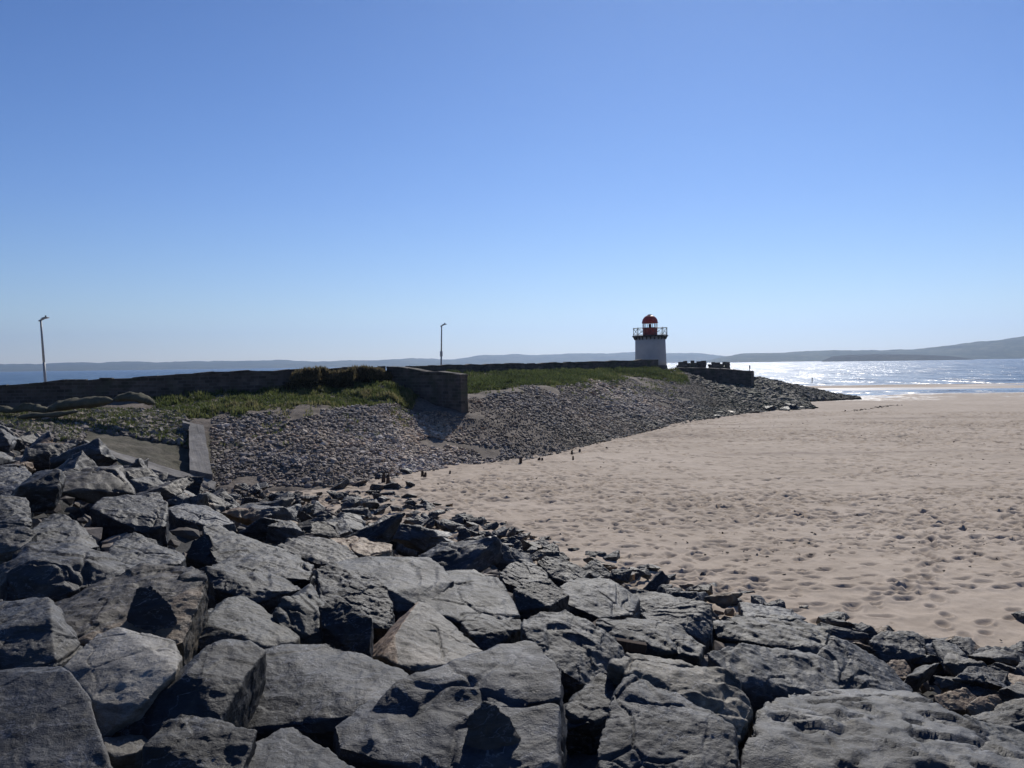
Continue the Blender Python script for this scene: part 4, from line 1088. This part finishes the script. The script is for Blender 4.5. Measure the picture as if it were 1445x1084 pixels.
# ------------------------------------------------------------------ lamp posts
def lamp_post(p_foot, p_top, label, r=.075, boxed=False):
    p_foot, p_top = np.array(p_foot), np.array(p_top)
    root = empty('lamp_post', p_foot, label, 'lamp post', 'lamp posts along the breakwater')
    a = Vector((0, 0, 0)); b = Vector(p_top-p_foot)
    bm = bmesh.new(); bar(bm, a, b*.45, r*1.25, 12, r*1.05); bar(bm, b*.45, b, r*1.02, 12, r*.8); bm_obj('pole', bm, M['galv'], root, True)
    bm = bmesh.new(); bar(bm, b+Vector((-.14, 0, -.05)), b+Vector((.22, .02, .10)), .055, 8)
    ar = bm_obj('bracket', bm, M['galv'], root)
    bm = bmesh.new(); rot = Matrix.Rotation(-.22, 3, 'Y'); c = b+Vector((.28, .02, .13))
    box(bm, c, .52, .24, .08, rot); box(bm, c+Vector((-.02, 0, .06)), .34, .2, .06, rot)
    hd = bm_obj('lamp_head', bm, M['galv'], root, bevel=.02)
    bm = bmesh.new(); bar(bm, c+Vector((.06, 0, .08)), c+Vector((.06, 0, .20)), .05, 10); bm_obj('light_sensor', bm, M['black'], hd)
    if boxed:
        bm = bmesh.new(); p = b*.42; box(bm, p, .27, .27, .55); bm_obj('control_box', bm, M['galv'], root, bevel=.02)
l1t = at(57.5, 452, 62); l1f = at(65.5, 560, 62)
lamp_post(l1f, l1t, 'leaning grey lamp post behind the wall at the far left', .082)
l2t = at(623.2, 460, 95); l2f = at(622.4, 528, 95)
lamp_post(l2f, l2t, 'upright lamp post with a control box, in the middle of the breakwater', .078, True)

# ------------------------------------------------------------------ concrete kerb, beam and dirt apron
def prism(name, top, down, label, mat, cat, bev=.03):
    """top: 4 world points (quad), extruded by vector down"""
    org = top[0]; bm = bmesh.new()
    A = [bm.verts.new(Vector(p-org)) for p in top]; B = [bm.verts.new(Vector(p-org)+Vector(down)) for p in top]
    bm.faces.new(A); bm.faces.new(B[::-1])
    for i in range(4): bm.faces.new((A[i], B[i], B[(i+1) % 4], A[(i+1) % 4]))
    bmesh.ops.subdivide_edges(bm, edges=bm.edges[:], cuts=9, use_grid_fill=True)
    vs_ = np.array([v.co[:] for v in bm.verts]); dn = np.stack([fbm(vs_*2.2+k*9, 4, 5+k) for k in range(3)], 1)*.022
    for v, d_ in zip(bm.verts, dn): v.co += Vector(d_)
    o = bm_obj(name, bm, mat); o.location = org
    return tag(o, label, cat)
prism('concrete_beam', [at(266.5, 596.5, 43.5), at(287, 599.5, 43.2), at(299.5, 669, 37.0), at(267.5, 663.5, 37.2)], (.0, .0, -.55), 'sloping concrete beam running up the bank', M['concrete'], 'beam')
ob = prism('concrete_post', [at(257, 594, 43.9), at(268, 596, 43.7), at(268, 598.5, 43.0), at(258.5, 597, 43.2)], (0, 0, -.25), 'small concrete cap at the upper end of the beam', M['concrete'], 'kerb')
prism('concrete_kerb', [at(96, 618, 37.4), at(150, 633.5, 37.3), at(146, 640, 36.5), at(94, 625, 36.6)], (0, 0, -.7), 'concrete kerb section at the upper left of the dirt apron', M['concrete'], 'kerb')
prism('concrete_kerb', [at(151, 633.8, 37.3), at(305, 680, 36.9), at(301, 690, 36.2), at(147, 640.3, 36.5)], (0, 0, -.9), 'long concrete kerb sloping down to the foot of the beam', M['concrete'], 'kerb')

# sandbags ---------------------------------------------------------------------
def sandbag(pts, rad, Y, label, seed):
    """pts: spine in photo px, rad in m"""
    C = np.array([at(px, py, Y+dy) for px, py, dy in pts]); n = len(C)
    t = np.linspace(0, n-1, 40); Cs = np.stack([np.interp(t, range(n), C[:, i]) for i in range(3)], 1)
    for _ in range(3): Cs[1:-1] = (Cs[:-2]+Cs[1:-1]*2+Cs[2:])/4
    tg = np.gradient(Cs, axis=0); tg /= np.linalg.norm(tg, axis=1)[:, None]
    sd_ = np.cross(tg, [0, 0, 1.0]); sd_ /= np.linalg.norm(sd_, axis=1)[:, None]
    f = np.linspace(0, 1, 40); prof = .58*rad*np.clip(1-np.abs(2*f-1)**3.2, .02, 1)**.55
    S = 20; V = []
    for i in range(40):
        for j in range(S):
            a = 2*math.pi*j/S
            V.append(Cs[i]+sd_[i]*math.cos(a)*prof[i]*1.35+np.array([0, 0, 1])*(math.sin(a) if math.sin(a) > 0 else math.sin(a)*.6)*prof[i])
    V = np.array(V); c = V.mean(0)
    V = V+((V-np.repeat(Cs, S, 0))*(.20*fbm(V*1.4, 3, seed)+.16*ridged(V*2.6, 3, seed+1)-.1)[:, None])
    ix = np.arange(40*S).reshape(40, S); ix2 = np.roll(ix, -1, 1)
    Fc = np.stack([ix[:-1].ravel(), ix2[:-1].ravel(), ix2[1:].ravel(), ix[1:].ravel()], 1)
    o = mesh_np('sandbag', V-c, Fc, M['sack'], smooth=True); o.location = c
    tag(o, label, 'sandbag', 'long sandbags below the left wall')
sandbag([(-40, 582, 0), (0, 578, 0), (22, 581, 0)], .42, 43.5, 'sandbag cut by the left edge of the photo', 1)
sandbag([(16, 582, 0), (36, 576, 0), (52, 578, 0), (76, 582, 0)], .46, 43.4, 'humped tan sandbag, second from the left edge', 2)
sandbag([(66, 580, 0), (92, 573, 0), (125, 570, 0), (160, 566, 0)], .58, 43.3, 'longest bulging tan sandbag in the middle of the row', 3)
sandbag([(24, 590, 0), (50, 587, 0), (85, 586, 0), (112, 580, 0)], .27, 42.0, 'thin low sandbag lying in front of the longest one', 4)
sandbag([(160, 564, 0), (180, 562, 0), (200, 564, 0), (219, 570, 0)], .48, 43.6, 'smooth brown sandbag at the right end of the row by the grass', 5)
# rubble between sandbags and kerb
n = 6500
px = RNG.uniform(-20, 262, n); v = RNG.random(n)
P = []
for a, b in zip(px, v):
    Yq = 37.0+b*10.5; x_ = (a-CX)/F*Yq
    # height from the bank surface
    best = None
    P.append((x_, Yq))
P = np.array(P)
def bank_z(xy):
    # sample the bank surface by nearest of a coarse grid
    global _BG
    try: _BG
    except NameError:
        us = np.linspace(0, NST-1, 200); vs = np.linspace(0, 1, 40)
        _BG = np.array([bank_pt(u, q) for u in us for q in vs])
    out = np.empty(len(xy))
    for i in range(0, len(xy), 200):
        d = ((xy[i:i+200, None, :]-_BG[None, :, :2])**2).sum(-1); j = d.argmin(1); out[i:i+200] = _BG[j, 2]
    return out
z = bank_z(P)
k = ~((P[:, 1] < 41.4) & (px > 112))
P3 = np.stack([P[:, 0], P[:, 1], z+.05], 1)[k]
o = stone_field('rubble_stones', P3, RNG.uniform(.18, .62, len(P3)), 77, .6, None, np.clip(RNG.normal(.25, .22, len(P3)), 0, 1))
tag(o, 'loose dark rubble between the sandbags and the concrete kerb', 'rubble', kind='stuff')
kk = RNG.random(len(P3)) < np.interp(P3[:, 1], [39, 43], [.2, .75])
o = blades('grass', P3[kk], np.full(kk.sum(), .24), 90, M['grass'], np.clip(RNG.normal(.45, .2, kk.sum()), 0, 1), .03, 5)
tag(o, 'grass growing through the loose rubble below the sandbags', 'grass', kind='stuff')
for i, (px_, py_, wp, tn) in enumerate([(240, 578, 12, ('grey', (1.7, 1.7, 1.75))), (256, 580, 10, ('pale', (2.2, 2.2, 2.3))), (228, 586, 16, ('slate', T['blue'])), (200, 592, 14, ('grey', T['grey'])), (172, 592, 12, ('pale', (1.9, 1.8, 1.7)))]):
    Q = at(px_, py_, 43.0); Q[2] = bank_z(np.array([Q[:2]]))[0]+.15
    o, *_r = put_rock(Q[0], Q[1], Q[2], wp/F*43*1.3, tint=tn)
    tag(o, ['grey stone at the right end of the sandbags by the grass', 'whitish upright stone beside the grass', 'wide slate stone below the last sandbag', 'grey stone in the rubble under the last sandbag', 'light stone in the rubble under the longest sandbag'][i], 'boulder', 'stones by the sandbags')

# ivy over the wall --------------------------------------------------------------
def shrub(name, boxes, label, cat, seed, n, mat, leaf=.085):
    rg = np.random.default_rng(seed)
    P = []
    for (pa, ta, pb, tb, bot, Y, d) in boxes:
        f = rg.random(n); px = pa+(pb-pa)*f; topy = ta+(tb-ta)*f
        X = np.array([at(a, t, Y) for a, t in zip(px, topy)]); zb = np.array([at(a, bot, Y)[2] for a in px])
        h = rg.random(n)**.8
        z = zb+(X[:, 2]-zb)*h+rg.normal(0, .05, n)
        bulge = .35+.25*fbm(np.stack([X[:, 0]*.9, z*.9, z*0], 1), 3, seed)
        P.append(np.stack([X[:, 0], Y-d*bulge*rg.random(n)**.5*(1-h*.3)+rg.normal(0, .05, n), z+.22*fbm(np.stack([X[:, 0]*1.3, z*0, z*0], 1), 4, seed+3)*h], 1))
    P = np.concatenate(P); m = len(P)
    a = rg.normal(0, 1, (m, 3)); a /= np.linalg.norm(a, axis=1)[:, None]
    b = np.cross(a, rg.normal(0, 1, (m, 3))); b /= np.linalg.norm(b, axis=1)[:, None]
    s = (leaf*.8*rg.uniform(.5, 1.3, m))[:, None]
    V = np.stack([P-a*s, P+b*s*.6, P+a*s, P-b*s*.6], 1).reshape(-1, 3)
    Fc = np.arange(m*4).reshape(m, 4); c = P.mean(0); c[2] = P[:, 2].min()
    root = empty(name, c, label, cat)
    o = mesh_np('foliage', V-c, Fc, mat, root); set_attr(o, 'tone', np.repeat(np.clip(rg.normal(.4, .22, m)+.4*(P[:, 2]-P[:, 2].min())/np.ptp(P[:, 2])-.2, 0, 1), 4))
    bm = bmesh.new()
    for i in range(9):
        q = P[rg.integers(0, m)]-c; bar(bm, (q[0]+rg.normal(0, .2), q[1]+.2, 0), (q[0], q[1], q[2]), .03, 6, .012)
    bm_obj('stem', bm, M['wood'], root)
    if leaf < .1:
        tp = P[P[:, 2] > np.percentile(P[:, 2], 62)][::3]
        st = blades('dry_stalks', tp-c, np.full(len(tp), .17), seed+9, mat, np.clip(RNG.normal(.75, .2, len(tp)), 0, 1), .02, 3, .35); st.parent = root
shrub('ivy_shrub', [(396, 550, 424, 529, 557, 55.6, .8), (416, 529, 450, 523.5, 556, 56.0, 1.0), (450, 523.5, 500, 521, 555, 57.2, 1.1), (500, 521, 540, 523.5, 552, 58.4, 1.0), (536, 523.5, 568, 536, 552, 58.6, .7)], 'dark overgrown shrub smothering the top of the left wall', 'shrub', 5, 9000, M['ivy'])
0 and shrub('ivy_shrub', [(228, 538, 242, 540, 558, 51.6, .8)], 'small dark climbing bush against the left wall', 'shrub', 8, 1100, M['ivy'])
0 and shrub('gorse_bush', [(688, 518, 722, 517, 527, 84.0, 1.5)], 'small yellow-green bush in front of the low wall', 'shrub', 9, 1500, M['gorse'], .12)

# timber stumps -----------------------------------------------------------------
STUMPS = [(541, 681, 14, 5, 'short dark timber stump among the stones at the slope foot'), (547, 686, 16, 5, 'taller reddish timber stump among the stones at the slope foot'), (596, 672, 7, 4, 'left one of two touching little timber stumps on the sand'), (600, 673, 6, 4, 'right one of two touching little timber stumps on the sand'), (635, 669, 4, 2.6, 'tiny lone timber stump left of the main row on the sand'), (734.5, 654, 8, 4.5, 'thickest dark timber stump standing alone on the sand'), (761, 649, 3, 4, 'low worn timber stump between the thick one and the group'), (765, 650, 3, 3, 'very low worn timber stump beside the low one'), (807, 641, 5, 3, 'upper left stump of the group of three on the sand'), (808.5, 649, 5, 2.6, 'lowest stump of the group of three on the sand'), (818, 639, 5, 3.4, 'right-hand stump of the group of three on the sand'), (856, 634, 2.4, 3, 'tiny far timber stump near the bank')]
for i, (px, py, hp, wp, lab) in enumerate(STUMPS):
    P = at_z(px, py, .0); k = P[1]/F; rg = np.random.default_rng(i+300)
    bm = bmesh.new(); r = max(wp*k*.55, .05); h = hp*k
    rings = []
    for zz, rr in ((-.3, 1.05), (h*.3, 1.0), (h*.65, .9), (h*.9, .82), (h, .55)):
        rings.append([bm.verts.new((math.cos(2*math.pi*j/10)*r*rr*rg.uniform(.8, 1.15)+zz*.06, math.sin(2*math.pi*j/10)*r*rr*rg.uniform(.8, 1.15), zz+(rg.normal(0, .04) if zz >= h*.9 else 0))) for j in range(10)])
    for a, b in zip(rings, rings[1:]):
        for j in range(10): bm.faces.new((a[j], a[(j+1) % 10], b[(j+1) % 10], b[j]))
    bm.faces.new(rings[-1]); bm.faces.new(rings[0][::-1])
    o = bm_obj('timber_stump', bm, M['wood']); o.location = P; tag(o, lab, 'post', 'old timber stumps on the sand')
# driftwood block between rocks
P = surf_hit(890, 912, .1); bm = bmesh.new(); box(bm, (0, 0, 0), .34, .12, .10, Matrix.Rotation(.18, 3, 'Y'))
o = bm_obj('driftwood', bm, M['wood'], bevel=.015); o.location = at(890, 911, HC[26][1]-.45 if False else P[1]); tag(o, 'short reddish-brown piece of driftwood wedged in the rocks', 'driftwood')

# channel markers ---------------------------------------------------------------
def marker(px, py0, py1, Y, label):
    a = at(px, py1, Y); a[2] = SEA-.5; b = at(px, py0, Y)
    root = empty('channel_marker', a, label, 'marker post', None); h = b[2]-a[2]; k = Y/F
    bm = bmesh.new(); bar(bm, (0, 0, 0), (0, 0, h*.9), .55*k, 10); bm_obj('pole', bm, M['black'], root)
    bm = bmesh.new(); lathe(bm, [(.5*k, h*.82), (.9*k, h*.84), (.9*k, h*.96), (.3*k, h)], 12); bm_obj('top_mark', bm, M['black'], root)
marker(1058, 515.5, 523, 230, 'thin dark channel marker standing in the glitter behind the quay')
marker(1146, 533, 536, 215, 'small channel marker in the bright water right of the quay')

# seaweed wrack on the sand -------------------------------------------------------
pts = []
rg = np.random.default_rng(9)
for line, n, sp in (([(1198, 581), (1222, 578), (1248, 573.5), (1268, 572)], 120, .3),):
    L = np.array([at_z(a, b, 0) for a, b in line]); t = rg.random(n)*(len(L)-1)
    p = np.stack([np.interp(t, range(len(L)), L[:, i]) for i in range(3)], 1); p[:, :2] += rg.normal(0, sp, (n, 2)); pts.append(p)
pts = np.concatenate(pts); pts[:, 2] = sand_height(pts[:, 0], pts[:, 1])+.02
o = stone_field('seaweed', pts, rg.uniform(.1, .32, len(pts)), 12, .16, M['weed']); tag(o, 'dark wrack line of seaweed strewn on the far sand', 'seaweed', kind='stuff')

# scraps of weed and shell scattered over the beach
n = 3000; rr = 12+rg.random(n)**.8*75; aa = np.radians(rg.uniform(-10, 45, n)); x, y = rr*np.sin(aa), rr*np.cos(aa)
k = (fbm(np.stack([x*.1, y*.16, x*0], 1), 3, 19) > rg.uniform(-.5, .9, n)) & (x*NRM[0]+y*NRM[1] > 14.5); x, y = x[k], y[k]
o = stone_field('seaweed', np.stack([x, y, sand_height(x, y)+.015], 1), rg.uniform(.03, .13, len(x)), 21, .25, M['weed']); tag(o, 'scraps of dark weed and shell scattered over the sand', 'seaweed', kind='stuff')
# haze --------------------------------------------------------------------------
def haze():
    bm = bmesh.new(); box(bm, (0, 0, 0), 20600, 20600, 420)
    t = NT('sea_haze'); t.t.nodes.remove(t.b)
    pv = t.n('ShaderNodeVolumePrincipled'); pv.inputs['Density'].default_value = 9e-5; pv.inputs['Color'].default_value = (.53, .70, 1, 1); pv.inputs['Anisotropy'].default_value = .62
    t.l(pv.outputs[0], t.out.inputs['Volume'])
    o = bm_obj('haze', bm, t.m); o.location = (0, 0, 420/2-6); tag(o, kind='stuff')
haze()
